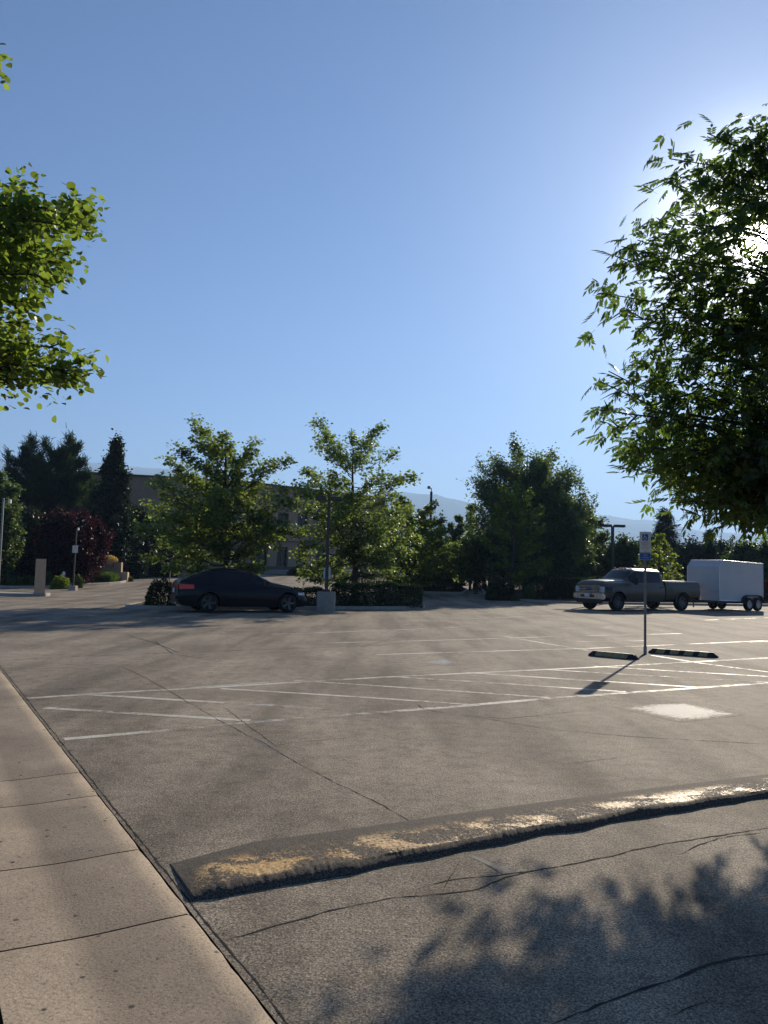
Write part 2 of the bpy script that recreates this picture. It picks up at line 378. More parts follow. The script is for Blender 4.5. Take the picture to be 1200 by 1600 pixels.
# jagged oak leaf, few faces
T_OAK = (np.array([[0, 0, 0], [0.22, 0.16, 0.02], [0.42, 0.48, 0.08], [0.55, 0.18, 0], [0.78, 0.40, 0.05], [1.0, 0, -0.06], [0.78, -0.40, 0.05], [0.55, -0.18, 0], [0.42, -0.48, 0.08], [0.22, -0.16, 0.02]]),
         np.array([[0, 1, 7, 9], [1, 2, 3, 7], [3, 4, 5, 7], [5, 6, 7, 7], [9, 7, 8, 8]]))
T_OAK = (T_OAK[0], np.array([[0, 1, 9], [1, 2, 3], [1, 3, 7], [1, 7, 9], [3, 4, 5], [3, 5, 7], [5, 6, 7], [7, 8, 9]]))
def compound(nl=7, L=0.40, wd=0.18):
    vs, fs = [], []
    def lf(o, d, ln):
        o = np.array(o); d = np.array(d, float); d /= np.linalg.norm(d); sd = np.array([-d[1], d[0], 0]); b = len(vs)
        dn = np.array([0, 0, -0.10*ln])
        vs.extend([o, o+d*ln*0.4+sd*wd*0.5+dn*0.3, o+d*ln+dn*2.2, o+d*ln*0.4-sd*wd*0.5+dn*0.3, o+d*ln*0.45+dn*1.4])
        fs.extend([[b, b+4, b+1], [b+4, b+2, b+1], [b, b+3, b+4], [b+4, b+3, b+2]])
    pr = (nl-1)//2
    for i in range(pr):
        x = 0.28 + 0.62*i/pr
        for s in (-1, 1): lf((x*0.8, 0, -0.10*x*x), (0.75, s*0.75, -0.15), L*(0.85+0.1*i))
    lf((0.75, 0, -0.10), (1, 0, -0.2), L*1.15)
    b = len(vs); vs.extend([np.array([0, 0.008, 0]), np.array([0.76, 0.005, -0.09]), np.array([0.76, -0.005, -0.09]), np.array([0, -0.008, 0])])
    fs.extend([[b, b+1, b+2], [b, b+2, b+3]])
    return np.array(vs), np.array(fs)
T_COMP = compound()
T_NEEDLE = (np.array([[0, -0.06, 0], [0, 0.06, 0], [1, 0.03, 0.1], [1, -0.03, 0.1], [0, 0, -0.06], [0, 0, 0.06], [1, 0.0, 0.13], [1, 0, 0.07]]), np.array([[0, 1, 2, 3], [4, 5, 6, 7]]))
T_BLADE = (np.array([[0, -0.03, 0], [0, 0.03, 0], [0.6, 0.02, 0.1], [0.6, -0.02, 0.1], [1, 0, 0.0]]), np.array([[0, 1, 2], [0, 2, 3], [3, 2, 4]]))

def leaves(rng, pts, axes, ups, sizes, tpl):
    tv, tf = tpl
    a = axes/np.maximum(np.linalg.norm(axes, axis=1, keepdims=True), 1e-6)
    s = np.cross(ups, a); s /= np.maximum(np.linalg.norm(s, axis=1, keepdims=True), 1e-6)
    n = np.cross(a, s)
    V = pts[:, None, :] + sizes[:, None, None]*(a[:, None, :]*tv[None, :, 0:1] + s[:, None, :]*tv[None, :, 1:2] + n[:, None, :]*tv[None, :, 2:3])
    k = len(tv); Fq = (np.arange(len(pts))*k)[:, None, None] + tf[None]
    return V.reshape(-1, 3), Fq.reshape(-1, tf.shape[1])

def curve_pts(a, b, n, sag=0.0, jit=0.0, rng=None, rise=0.0):
    a = np.array(a, float); b = np.array(b, float); L = np.linalg.norm(b-a)
    c = (a+b)/2 + np.array([0, 0, rise*L])
    ts = np.linspace(0, 1, n); P_ = np.outer((1-ts)**2, a) + np.outer(2*ts*(1-ts), c) + np.outer(ts**2, b)
    if jit and rng is not None:
        j = rng.normal(0, jit*L, (n, 3)); j[0] = 0; j[-1] = 0; P_ = P_ + j
    return P_

def grow(name, base, top, limbs, leafmat_, tpl, size, nper, seed, label, cat='tree', group=None, trunk_r=0.14,
         sub=0.55, spread=0.10, updir=0.3, droop=0.2, flat=0.5, rise=-0.05, bark='bark', subn=10, inner=0.25, gap=None):
    """limbs: list of (start fraction up the trunk, tip xyz world).  All geometry stored relative to base."""
    rng = np.random.default_rng(seed); base = np.array(base, float); top = np.array(top, float)
    root = empty(name, base, 0, label, cat, group)
    mb = MB(); H = np.linalg.norm(top-base)
    n = 9; tp = curve_pts((0, 0, -0.1), top-base, n, jit=0.008, rng=rng)
    mb.tube(tp, [trunk_r*(1.25 if i == 0 else 1)*(1-0.88*i/(n-1)) for i in range(n)], 8)
    pts, axs = [], []
    def spray(a, b, cnt, sp):
        ts = rng.random(cnt)**0.8
        d = b-a; L = np.linalg.norm(d)
        p = a + ts[:, None]*d + rng.normal(0, sp, (cnt, 3))*np.array([1, 1, flat*1.6])
        ax = d/max(L, 1e-6)*0.7 + rng.normal(0, 0.75, (cnt, 3)); ax[:, 2] = ax[:, 2]*0.6 - droop
        pts.append(p); axs.append(ax)
    for st, tip in limbs:
        tip = np.array(tip, float)-base
        k = st*(n-1); i0 = int(min(k, n-2)); a = tp[i0] + (tp[i0+1]-tp[i0])*(k-i0)
        L = np.linalg.norm(tip-a)
        cp = curve_pts(a, tip, 8, jit=0.018, rng=rng, rise=rise)
        r0 = trunk_r*(1-0.85*st)*0.42
        mb.tube(cp, [max(0.006, r0*(1-0.9*i/7)) for i in range(8)], 5, cap=False)
        ns = max(3, int(subn*(0.6+0.4*L/3.0)))
        for q in range(ns):
            u = inner + (1-inner)*(q+rng.random())/ns; kk = u*7; j = int(min(kk, 6)); o = cp[j] + (cp[j+1]-cp[j])*(kk-j)
            d = cp[j+1]-cp[j]; d = d/max(np.linalg.norm(d), 1e-6)
            side = rng.normal(0, 1, 3); side -= d*np.dot(side, d); side[2] = side[2]*flat + updir*0.5; side /= max(np.linalg.norm(side), 1e-6)
            ln = sub*L*(0.42+0.3*rng.random())*(1.15-u*0.85)
            ln = min(ln, 1.9)
            e = o + (d*0.75+side)*ln*0.8
            mb.tube([o, (o+e)/2 + rng.normal(0, 0.03*ln, 3), e], [max(0.004, r0*0.3), max(0.003, r0*0.2), 0.002], 3, cap=False)
            spray(o + (e-o)*0.15, e, int(nper*(0.5+rng.random())), spread*(0.7+0.5*rng.random()))
        spray(cp[5], cp[7], int(nper*1.0), spread*0.7)
    pts = np.concatenate(pts); axs = np.concatenate(axs)
    ups = rng.normal(0, 0.55, pts.shape); ups[:, 2] += 1.0
    sz = size*(0.65+0.6*rng.random(len(pts)))
    if gap is not None:
        q = pts + base - np.array([0, 0, CAMH]); dd = np.linalg.norm(q, axis=1); cs = q @ np.array(gap[0]) / dd
        zm = (pts[:, 2]+base[2] > gap[2] + rng.normal(0, 0.06, len(pts)))
        keep = (np.degrees(np.arccos(np.clip(cs, -1, 1))) > gap[1]*(0.6+0.8*rng.random(len(pts)))) | (rng.random(len(pts)) < 0.12)
        keep &= zm
        pts, axs, ups, sz = pts[keep], axs[keep], ups[keep], sz[keep]
    V, Fq = leaves(rng, pts, axs, ups, sz, tpl)
    mb.build('trunk', MAT[bark], root, smooth=True)
    fast_mesh('crown', V, Fq, LM[leafmat_], root)
    return root

def env_limbs(rng, base, H, R, kind, n, z0=0.15, sx=1.0, jit=0.32):
    "limb tips on a crown envelope; returns (start, tip)"
    out = []; base = np.array(base, float)
    for i in range(n):
        u = (i+rng.random())/n; az = i*2.39996 + rng.normal(0, 0.3)
        z = z0 + (1-z0)*u
        if kind == 'round': r = math.sqrt(max(0.0, 1-((z-(z0+1)/2)/((1-z0)/2+0.02))**2))**0.8
        elif kind == 'cone': r = (1-u)**0.85 + 0.04
        elif kind == 'column': r = 0.75*(1-u**3) + 0.12
        elif kind == 'vase': r = 0.35+0.65*math.sin(math.pi*min(1, u*0.95)**0.8)
        elif kind == 'dome': r = math.sqrt(max(0, 1-u**2.2))
        else: r = 1
        r *= R*(1.10-jit+jit*rng.random())
        tip = base + np.array([math.cos(az)*r*sx, math.sin(az)*r, z*H*(1.0-jit*0.35+jit*0.45*rng.random())])
        st = min(0.96, max(0.08, (z - (0.28 if kind in ('round', 'vase', 'dome') else 0.03)*(r/max(R, .1)))*0.98))
        if kind == 'cone': st = min(0.97, z+0.03)
        out.append((st, tip))
    return out
def envtree(name, px, D, topy, wpx, kind, lm, label, seed, nlimb=40, size=0.16, nper=26, tpl=T_FOLD, z0=0.15, cat='tree', trunk_r=0.14, group=None, jit=0.32, **kw):
    b = on(px, D); top = P(px, topy, D); H = top.z - b.z; R = wpx/FPX*D/2
    rng = np.random.default_rng(seed+1000)
    L = env_limbs(rng, b, H, R, kind, nlimb, z0, jit=jit)
    return grow(name, b, (b.x, b.y, b.z+H*0.96), L, lm, tpl, size, nper, seed, label, cat, group, trunk_r, **kw)

def leafy_shell(name, fn, cnt, size, lm, seed, label=None, cat=None, group=None, loc=(0, 0, 0), rz=0.0, tpl=T_FOLD, core=None, parent=None, corem='soil', kind=None):
    "fn(rng,n)->(points, outward) in local coordinates; core: (verts, faces)"
    rng = np.random.default_rng(seed); p, o = fn(rng, cnt)
    ax = o + rng.normal(0, 0.6, p.shape); up = rng.normal(0, 0.7, p.shape) + np.array([0, 0, 0.7])
    V, Fq = leaves(rng, p, ax, up, size*(0.6+0.7*rng.random(len(p))), tpl)
    root = empty(name, loc, rz, label, cat, group)
    fast_mesh('foliage', V, Fq, LM[lm], root)
    if core: mesh_obj('branches', core[0], core[1], MAT['bark'], root)
    return root
def twigs(rng, n, sx, sy, sz):
    mb = MB()
    for i in range(n):
        x, y = rng.uniform(-sx, sx)*0.8, rng.uniform(-sy, sy)*0.8
        b0 = Vector((x*0.6, y*0.6, -0.03)); mb.tube([b0, Vector((x, y, sz*0.5)), Vector((x*1.15+rng.normal(0, .05), y*1.15, sz*0.9))], [0.018, 0.012, 0.005], 4, cap=False)
    return mb.v, mb.f
def ball_fn(rx, ry, rz_, power=2.0, fuzz=0.06):
    def fn(rng, n):
        d = rng.normal(0, 1, (n, 3)); d[:, 2] = np.abs(d[:, 2])*0.9 - 0.15; d /= np.linalg.norm(d, axis=1, keepdims=True)
        k = (np.abs(d)**power).sum(1)**(-1/power)
        rr = k*(1-np.abs(rng.normal(0, fuzz*2.2, n)))*(1+0.07*np.sin(d[:, 0]*9+d[:, 1]*7))
        p = d*rr[:, None]*np.array([rx, ry, rz_]); p[:, 2] = np.maximum(p[:, 2], 0.01)
        return p, d
    return fn
def shrub(name, px, D, wpx, hpx, lm, label, seed, cat='shrub', cnt=None, size=0.09, group=None, power=2.2, fuzz=0.08, yaw=0.0, wy=None, tpl=T_FOLD):
    b = on(px, D); rx = wpx/FPX*D/2; hz = hpx/FPX*D; ry = wy or rx
    rng = np.random.default_rng(seed)
    cnt = cnt or int(min(26000, 900*(rx*ry*4+hz*rx*4)/ (size/0.09)**2))
    return leafy_shell(name, ball_fn(rx, ry, hz, power, fuzz), cnt, size, lm, seed, label, cat, group, b, yaw, tpl, twigs(rng, 14, rx, ry, hz))
def hedge(p0, p1, width, h, lm, label, seed, size=0.07, fuzz=0.05, dens=1500):
    p0 = Vector(p0); p1 = Vector(p1); d = p1-p0; L = Vector((d.x, d.y)).length; c = (p0+p1)/2
    def fn(rng, n):
        a = rng.random(n)*(2*h+width); x = rng.uniform(-L/2, L/2, n)
        y = np.where(a < h, -width/2, np.where(a < 2*h, width/2, rng.uniform(-width/2, width/2, n)))
        z = np.where(a < 2*h, rng.uniform(0.02, h, n), h)
        o = np.stack([np.zeros(n), np.where(a < h, -1, np.where(a < 2*h, 1, 0)), np.where(a < 2*h, 0.2, 1)], 1)
        e = rng.random(n) < 0.12; x = np.where(e, np.sign(rng.normal(0, 1, n))*L/2, x); y = np.where(e, rng.uniform(-width/2, width/2, n), y)
        z = np.where(e, rng.uniform(0.02, h, n), z)
        wob = 0.05*np.sin(x*2.1+seed)+0.04*np.sin(x*5.3)
        corner = np.clip((z-h*0.8)/(h*0.2), 0, 1)*0.12
        p = np.stack([x, y*(1-corner), z+np.where(z > h*0.7, wob, 0)], 1) + np.abs(rng.normal(0, fuzz, (n, 3)))*(-np.sign(o)*0.8) + rng.normal(0, 0.03, (n, 3))
        return p, o
    n = int(dens*L*(2*h+width))
    rng = np.random.default_rng(seed)
    return leafy_shell('hedge', fn, n, size, lm, seed, label, 'hedge', None, c, math.atan2(d.y, d.x), T_FOLD, twigs(rng, int(L*14), L/2, width/2, h))

# ------------------------------------------------------------------ the ground
def strip_grid(name, xs, ys, mat, zoff=0.0, clip=None):
    V = []; F_ = []
    for y in ys:
        for x in xs: V.append((x, y, zg(0, y)+zoff))
    nx = len(xs)
    for j in range(len(ys)-1):
        for i in range(nx-1): F_.append((j*nx+i, j*nx+i+1, (j+1)*nx+i+1, (j+1)*nx+i))
    return mesh_obj(name, V, F_, mat, smooth=True)
ys = [-400, -60, -10, 10, 30, 40, 44, 46, 48, 50, 55, 60, 65, 70, 75, 80, 84, 88, 92, 120, 200, 500, 1200, 3000, 9000]
tag(strip_grid('ground', [-9000, -3000, -800, -200, -60, 0, 60, 200, 800, 3000, 9000], ys, MAT['grass'], -0.03), kind='structure')

# gutter frame: origin at the near edge point, local Y runs along the gutter, local X into the asphalt
gA = G(435, 1600); gB = G(0, 1045); gd = (gB-gA); gd.z = 0; gd.normalize(); GANG = math.atan2(gd.y, gd.x) - math.pi/2
GR = Matrix.Rotation(GANG, 4, 'Z')
def gloc(p): return GR.inverted() @ (Vector(p) - gA)
def gw(x, y, z=0.0): return GR @ Vector((x, y, z)) + gA
GW = 0.84   # width of the gutter pan
# parking lot sheet: right of the gutter edge
pl = []
ypl = [-12, -6, 0, 3, 6, 9, 12, 16, 20, 25, 30, 35, 40, 44, 46, 48, 50, 55, 60, 65, 70, 75]
V = []; F_ = []
for y in ypl:
    tt = (y-gA.y)/gd.y; xe = gA.x + gd.x*tt
    xe = max(xe, -75)
    xsr = [xe + (80-xe)*k/24 for k in range(25)]
    for x in xsr: V.append((x, y, zg(0, y)))
for j in range(len(ypl)-1):
    for i in range(24): F_.append((j*25+i, j*25+i+1, (j+1)*25+i+1, (j+1)*25+i))
tag(mesh_obj('parking_lot', V, F_, MAT['asphalt'], smooth=True), kind='structure')

# gutter pan slabs with open joints, slightly dished
jy = []
for q in ((300, 1428), (217, 1328), (157, 1243), (127, 1207), (36, 1104)):
    jy.append(gloc(G(*q)).y)
jy = sorted(jy)
ysl = [jy[0]-3.1*k for k in range(4, 0, -1)] + jy + [jy[-1]+3.0*k for k in range(1, 22)]
V = []; F_ = []
rng = np.random.default_rng(5)
nx = 15
for a, b_ in zip(ysl[:-1], ysl[1:]):
    ny = max(3, int((b_-a)/0.12)); skew0 = 0.0
    base_i = len(V)
    for j in range(ny+1):
        y = a+0.006 + (b_-a-0.012)*j/ny
        for i in range(nx):
            x = -GW + GW*i/(nx-1)
            z = 0.012 - 0.010*math.exp(-((x+0.45)/0.25)**2)
            if i == nx-1: x += 0.012*mnoise.noise(Vector((y*9, 3, 1))); z -= 0.022
            if i == nx-2: x = -0.022 + 0.008*mnoise.noise(Vector((y*9, 5, 1)))
            if i == 0: z = 0.012
            if (j == 0 or j == ny) and i < nx-1: z -= 0.008
            V.append((x, y, z))
    for j in range(ny):
        for i in range(nx-1):
            k = base_i+j*nx+i; F_.append((k, k+1, k+nx+1, k+nx))
go = mesh_obj('gutter', V, F_, MAT['gutter'], smooth=True); go.location = gA; go.rotation_euler = (0, 0, GANG); tag(go, kind='structure')
o = MB().box((-GW/2, (ysl[0]+ysl[-1])/2, -0.062), (GW+0.03, ysl[-1]-ysl[0], 0.06)).build('gutter_joint_bed', MAT['crack']); o.location = gA; o.rotation_euler = (0, 0, GANG); tag(o, kind='structure')
# mulch bed beyond the pan
o = MB().box((-GW-1.3, (ysl[0]+ysl[-1])/2, -0.03), (2.58, ysl[-1]-ysl[0], 0.05)).build('planting_bed', MAT['soil']); o.location = gA; o.rotation_euler = (0, 0, GANG); tag(o, kind='structure')

# ---- painted lines, symbols, cracks
def ribbon(pts, wdt, z, jag=0.0, seed=0, taper=False, step=0.25, wj=0.0):
    pts = [Vector(p) for p in pts]; out = []
    for a, b in zip(pts[:-1], pts[1:]):
        n = max(1, int((b-a).length/step))
        for k in range(n): out.append(a.lerp(b, k/n))
    out.append(pts[-1]); r = random.Random(seed); V = []; F_ = []; off = 0.0
    for i, p in enumerate(out):
        t = out[min(i+1, len(out)-1)] - out[max(i-1, 0)]; t.z = 0; t.normalize(); nrm_ = Vector((-t.y, t.x, 0))
        off = off*0.7 + r.gauss(0, jag) if jag else 0.0
        c = p + nrm_*off; ww = wdt*(1 + (r.random()-0.5)*2*wj)*(min(1, min(i, len(out)-1-i)/4+0.15) if taper else 1)
        for s in (-1, 1):
            q = c+nrm_*s*ww/2; V.append((q.x, q.y, zg(0, q.y)+z))
    for i in range(len(out)-1): F_.append((2*i, 2*i+2, 2*i+3, 2*i+1))
    return V, F_
def ribbons(name, specs, mat, z, **kw):
    mb = MB()
    for k, (pts, wd) in enumerate(specs):
        v, f = ribbon([G(*q) for q in pts], wd, z+k*0.00002, seed=k+1, **kw); mb.add(v, f)
    return tag(mesh_obj(name, mb.v, mb.f, mat), kind='structure')
LW = 0.11
ribbons('road_marking', [
    ([(42, 1091), (180, 1082), (330, 1074), (600, 1058), (900, 1044), (1200, 1028), (1500, 1013)], LW),
    ([(100, 1155), (250, 1142), (400, 1128)], LW), ([(540, 1117), (700, 1105), (859, 1091), (1030, 1079), (1200, 1067), (1500, 1047)], LW*1.1),
    ([(135, 1085), (350, 1098)], LW), ([(70, 1106), (390, 1126)], LW),
    ([(345, 1076), (480, 1084), (620, 1093), (734, 1101)], LW*0.85), ([(460, 1063), (700, 1079), (859, 1090)], LW*0.85),
    ([(610, 1057), (800, 1069), (978, 1081)], LW*0.9), ([(729, 1051), (900, 1062), (1092, 1074)], LW*0.9), ([(848, 1046), (1000, 1055), (1200, 1066)], LW*0.9),
    ([(929, 1041), (1060, 1049), (1200, 1057)], LW*0.8), ([(1018, 1024), (1100, 1037), (1200, 1050), (1330, 1066)], LW*0.9),
    ([(588, 1023), (750, 1018), (924, 1013), (1200, 1001)], LW), 
    ([(495, 1005), (700, 1000), (886, 994), (1065, 990)], LW*0.9),
], MAT['paint'], 0.0012)
ribbons('faded_road_marking', [
    ([(400, 1128), (470, 1122), (540, 1117)], LW), ([(390, 1100), (590, 1112)], LW), ([(425, 991), (600, 985), (760, 978)], LW),
    ([(788, 994), (850, 1005), (924, 1017)], LW), ([(1100, 969), (1200, 965)], LW), ([(880, 982), (957, 980)], LW), ([(300, 1074), (420, 1066)], 0.06),
    ([(690, 968), (860, 962)], LW), ([(1040, 957), (1200, 950)], LW), ([(900, 1003), (1010, 1001)], LW*0.8), ([(1170, 1003), (1200, 1002)], LW),
], MAT['paint_faint'], 0.0008)
def gpoly(name, px, mat, z):
    vs = [G(*q) for q in px]
    c = sum(vs, Vector())/len(vs); n = len(vs)
    V = [(v.x, v.y, v.z+z) for v in vs] + [tuple(v.lerp(c, 0.4)+Vector((0, 0, z))) for v in vs] + [(c.x, c.y, c.z+z)]
    F_ = [(i, (i+1) % n, n+(i+1) % n, n+i) for i in range(n)] + [(n+i, n+(i+1) % n, 2*n) for i in range(n)]
    o = mesh_obj(name, V, F_, mat); a = o.data.attributes.new('inner', 'FLOAT', 'POINT'); a.data.foreach_set('value', [0.0]*n+[0.6]*n+[1.0])
    return tag(o, kind='structure')
gpoly('painted_square', [(958, 1105), (1010, 1101), (1072, 1097), (1165, 1117), (1120, 1123), (1062, 1129)], MAT['paint_patch'], 0.0012)
gpoly('painted_symbol', [(640, 1036), (690, 1028), (745, 1034), (700, 1041)], MAT['paint_blue'], 0.0012)
CW = 0.012
cr = [
    ([(350, 1472), (430, 1447), (520, 1424), (610, 1404), (690, 1398), (745, 1390), (790, 1371), (850, 1358), (900, 1350), (1000, 1326), (1060, 1315), (1200, 1295), (1300, 1280)], 0.009),
    ([(800, 1372), (760, 1352), (738, 1342)], 0.007), ([(650, 1390), (700, 1376), (760, 1369), (850, 1358)], 0.007), ([(690, 1398), (705, 1370), (720, 1345)], 0.005),
    ([(860, 1600), (900, 1582), (960, 1560), (1050, 1531), (1100, 1510), (1200, 1492), (1300, 1475)], 0.011), ([(1040, 1590), (1110, 1562)], 0.008),
    ([(300, 1100), (345, 1127), (410, 1160), (440, 1178), (470, 1195), (530, 1226), (600, 1260), (645, 1287)], 0.0055),
    ([(0, 1032), (120, 1026), (260, 1020), (380, 1016), (500, 1012), (700, 1003)], 0.02), ([(200, 993), (240, 1004), (280, 1020)], 0.02),
    ([(190, 1041), (225, 1058), (258, 1076), (300, 1100)], 0.007), ([(300, 982), (420, 982), (600, 978), (800, 975)], 0.03),
    ([(650, 1099), (662, 1108), (705, 1117)], 0.012), ([(700, 1117), (790, 1123), (900, 1112)], 0.008), ([(740, 1120), (860, 1140), (1000, 1152), (1200, 1163)], 0.008),
    ([(350, 1105), (430, 1165), (460, 1160), (560, 1152)], 0.006), ([(480, 1030), (620, 1036)], 0.012), ([(560, 1012), (610, 999)], 0.012), ([(690, 988), (850, 985)], 0.02),
    ([(240, 1000), (270, 1022), (330, 1032)], 0.012), ([(880, 1195), (1000, 1180)], 0.004), ([(1150, 960), (1200, 957)], 0.03), ([(0, 990), (200, 985)], 0.02),
    ([(905, 990), (960, 1000), (1010, 1007)], 0.012), ([(1060, 1335), (1120, 1310), (1200, 1300)], 0.006),
]
ribbons('asphalt_crack', [c for i, c in enumerate(cr) if i not in ()], MAT['crack'], 0.0020, jag=0.004, taper=True, step=0.05, wj=0.65)
ribbons('tar_seam', [([(395, 1155), (440, 1178)], 0.03), ([(735, 1338), (808, 1368)], 0.05)], MAT['tar'], 0.0006, jag=0.004, step=0.1, wj=0.3)
# crumbled, gritty joint where the asphalt meets the pan
mb = MB(); r = random.Random(9)
v, f = ribbon([gw(0.03, y, 0) for y in np.linspace(-3, 30, 60)], 0.008, 0.0015, jag=0.002, seed=3, step=0.05, wj=0.7); mb.add(v, f)
tag(mesh_obj('edge_crack', mb.v, mb.f, MAT['crack']), kind='structure')
# grit: loose chips along the joint and below the hump
def grit(name, pts, mat, seed, s0=0.002, s1=0.006):
    r = random.Random(seed); mb = MB()
    for p in pts:
        s = r.uniform(s0, s1); q = [Vector((r.uniform(-1, 1), r.uniform(-1, 1), 0))*s for _ in range(3)]
        base = Vector(p); mb.add([base+Vector((s, 0, 0)), base+Vector((-0.5*s, .8*s, 0)), base+Vector((-.5*s, -.8*s, 0)), base+Vector((0, 0, s*0.9))+q[0]*0.3], [(0, 1, 3), (1, 2, 3), (2, 0, 3)])
    return tag(mesh_obj(name, mb.v, mb.f, mat), kind='stuff')
r = random.Random(4)
gp = [gw(abs(r.gauss(0.0, 0.035))+0.008, r.uniform(-1.5, 16), 0.003) for _ in range(700)]
tag(grit('gravel_grit', gp, MAT['asphalt'], 2), 'loose dark grit along the edge of the concrete gutter', 'grit')

# ---- asphalt hump with worn yellow paint
def hump():
    near = [G(*q) for q in ((285, 1402), (300, 1410), (360, 1400), (430, 1386), (560, 1367), (660, 1345), (760, 1325), (860, 1305), (1000, 1278), (1200, 1248), (1500, 1200))][1:]
    far = [G(*q) for q in ((262, 1349), (400, 1313), (560, 1292), (700, 1272), (850, 1252), (1000, 1233), (1200, 1209), (1500, 1170))]
    def samp(pl, t):
        Ls = [0]
        for a, b in zip(pl[:-1], pl[1:]): Ls.append(Ls[-1]+(b-a).length)
        s = t*Ls[-1]
        for i in range(len(pl)-1):
            if s <= Ls[i+1] or i == len(pl)-2: return pl[i].lerp(pl[i+1], (s-Ls[i])/(Ls[i+1]-Ls[i]))
    nu, nv = 900, 34; V = []; F_ = []
    for i in range(nu):
        t = i/(nu-1); a = samp(near, t); b = samp(far, t)
        for j in range(nv):
            s = j/(nv-1)
            # steep broken near face then a long convex back
            if s < 0.10: h = 0.044*(s/0.10)**0.5
            else: h = 0.044*(1-((s-0.10)/0.90)**1.3)
            h = h*min(1.0, 0.35+t*26) if t < 0.03 else h
            p = a.lerp(b, s)
            big_ = mnoise.noise(Vector((p.x*3.1, p.y*3.1, 2)))*0.012
            fn = mnoise.noise(Vector((p.x*30, p.y*30, 5)))*0.005 + mnoise.noise(Vector((p.x*90, p.y*90, 8)))*0.004
            edge = math.exp(-((s-0.08)/0.07)**2)
            rag = mnoise.noise(Vector((t*9, 3, 0)))*0.045 + mnoise.noise(Vector((t*23, 7, 0)))*0.03 + mnoise.noise(Vector((t*75, 17, 0)))*0.006 + mnoise.noise(Vector((t*300, 27, 0)))*0.002
            h2 = max(-0.01, h + (big_+fn)*min(1, h*22) + edge*rag*0.12)
            d = (a-b).normalized()
            p = p + d*(rag*(1.1 if s < 0.12 else 0.25) if s < 0.2 else 0) 
            if j == 0 or j == nv-1 or i == 0: h2 = -0.012
            V.append((p.x, p.y, h2+0.001))
    for i in range(nu-1):
        for j in range(nv-1): k = i*nv+j; F_.append((k, k+nv, k+nv+1, k+1))
    F_.append(tuple(range(nv)))
    SV = [ (j/(nv-1)) for _ in range(nu) for j in range(nv)]
    m, t_, b_ = newmat('worn_yellow_hump'); g = t_.nodes.new('ShaderNodeNewGeometry').outputs['Position']
    f1 = ramp(t_, noise_n(t_, g, 45, 6, 0.8, 0.2), [(0.32, g3(0)), (0.68, g3(1))]); f2 = ramp(t_, noise_n(t_, g, 3.6, 3, 0.5, 0.6), [(0.42, g3(0.22)), (0.60, g3(0.70))])
    ad = t_.nodes.new('ShaderNodeMath'); ad.operation = 'ADD'; t_.links.new(f1, ad.inputs[0]); t_.links.new(f2, ad.inputs[1])
    hf = t_.nodes.new('ShaderNodeMath'); hf.operation = 'MULTIPLY'; hf.inputs[1].default_value = 0.5; t_.links.new(ad.outputs[0], hf.inputs[0])
    fac = ramp(t_, hf.outputs[0], [(0.455, g3(0)), (0.505, g3(1))])
    sep = t_.nodes.new('ShaderNodeSeparateXYZ'); t_.links.new(g, sep.inputs[0])
    up = ramp(t_, sep.outputs[2], [(0.018, g3(0)), (0.03, g3(1))])
    fac = mixc(t_, 1.0, fac, up, 'MULTIPLY')
    at = t_.nodes.new('ShaderNodeAttribute'); at.attribute_name = 'across'
    band = ramp(t_, at.outputs['Fac'], [(0.09, g3(0)), (0.13, g3(1)), (0.66, g3(1)), (0.86, g3(0.35)), (1.0, g3(0.1))])
    lo_ = t_.nodes.new('ShaderNodeMath'); lo_.operation = 'ADD'; t_.links.new(hf.outputs[0], lo_.inputs[0]); lo_.inputs[1].default_value = 0.0
    bm_ = ramp(t_, f2, [(0.3, g3(0.5)), (0.7, g3(1))]); fac = mixc(t_, 1.0, fac, band, 'MULTIPLY')
    fine = noise_n(t_, g, 120, 3, 0.7)
    dark = ramp(t_, fine, [(0.36, (0.014, 0.012, 0.010)), (0.5, (0.062, 0.050, 0.038)), (0.64, (0.15, 0.122, 0.092))])
    yel = ramp(t_, noise_n(t_, g, 1.3, 2), [(0.35, (0.50, 0.28, 0.075)), (0.65, (0.58, 0.37, 0.14))])
    c = mixc(t_, fac, dark, yel); t_.links.new(c, b_.inputs['Base Color'])
    rr = ramp(t_, fac, [(0, g3(0.9)), (1, g3(0.5))]); t_.links.new(rr, b_.inputs['Roughness']); b_.inputs['Specular IOR Level'].default_value = 0.34
    mm = mixc(t_, 0.6, fine, fac); bump(t_, mm, 0.9, 0.012, b_)
    o = mesh_obj('speed_hump', V, F_, m, smooth=True)
    at_ = o.data.attributes.new('across', 'FLOAT', 'POINT'); at_.data.foreach_set('value', SV)
    tag(o, 'low asphalt hump with chipped yellow paint crossing the foreground', 'speed hump')
hump()

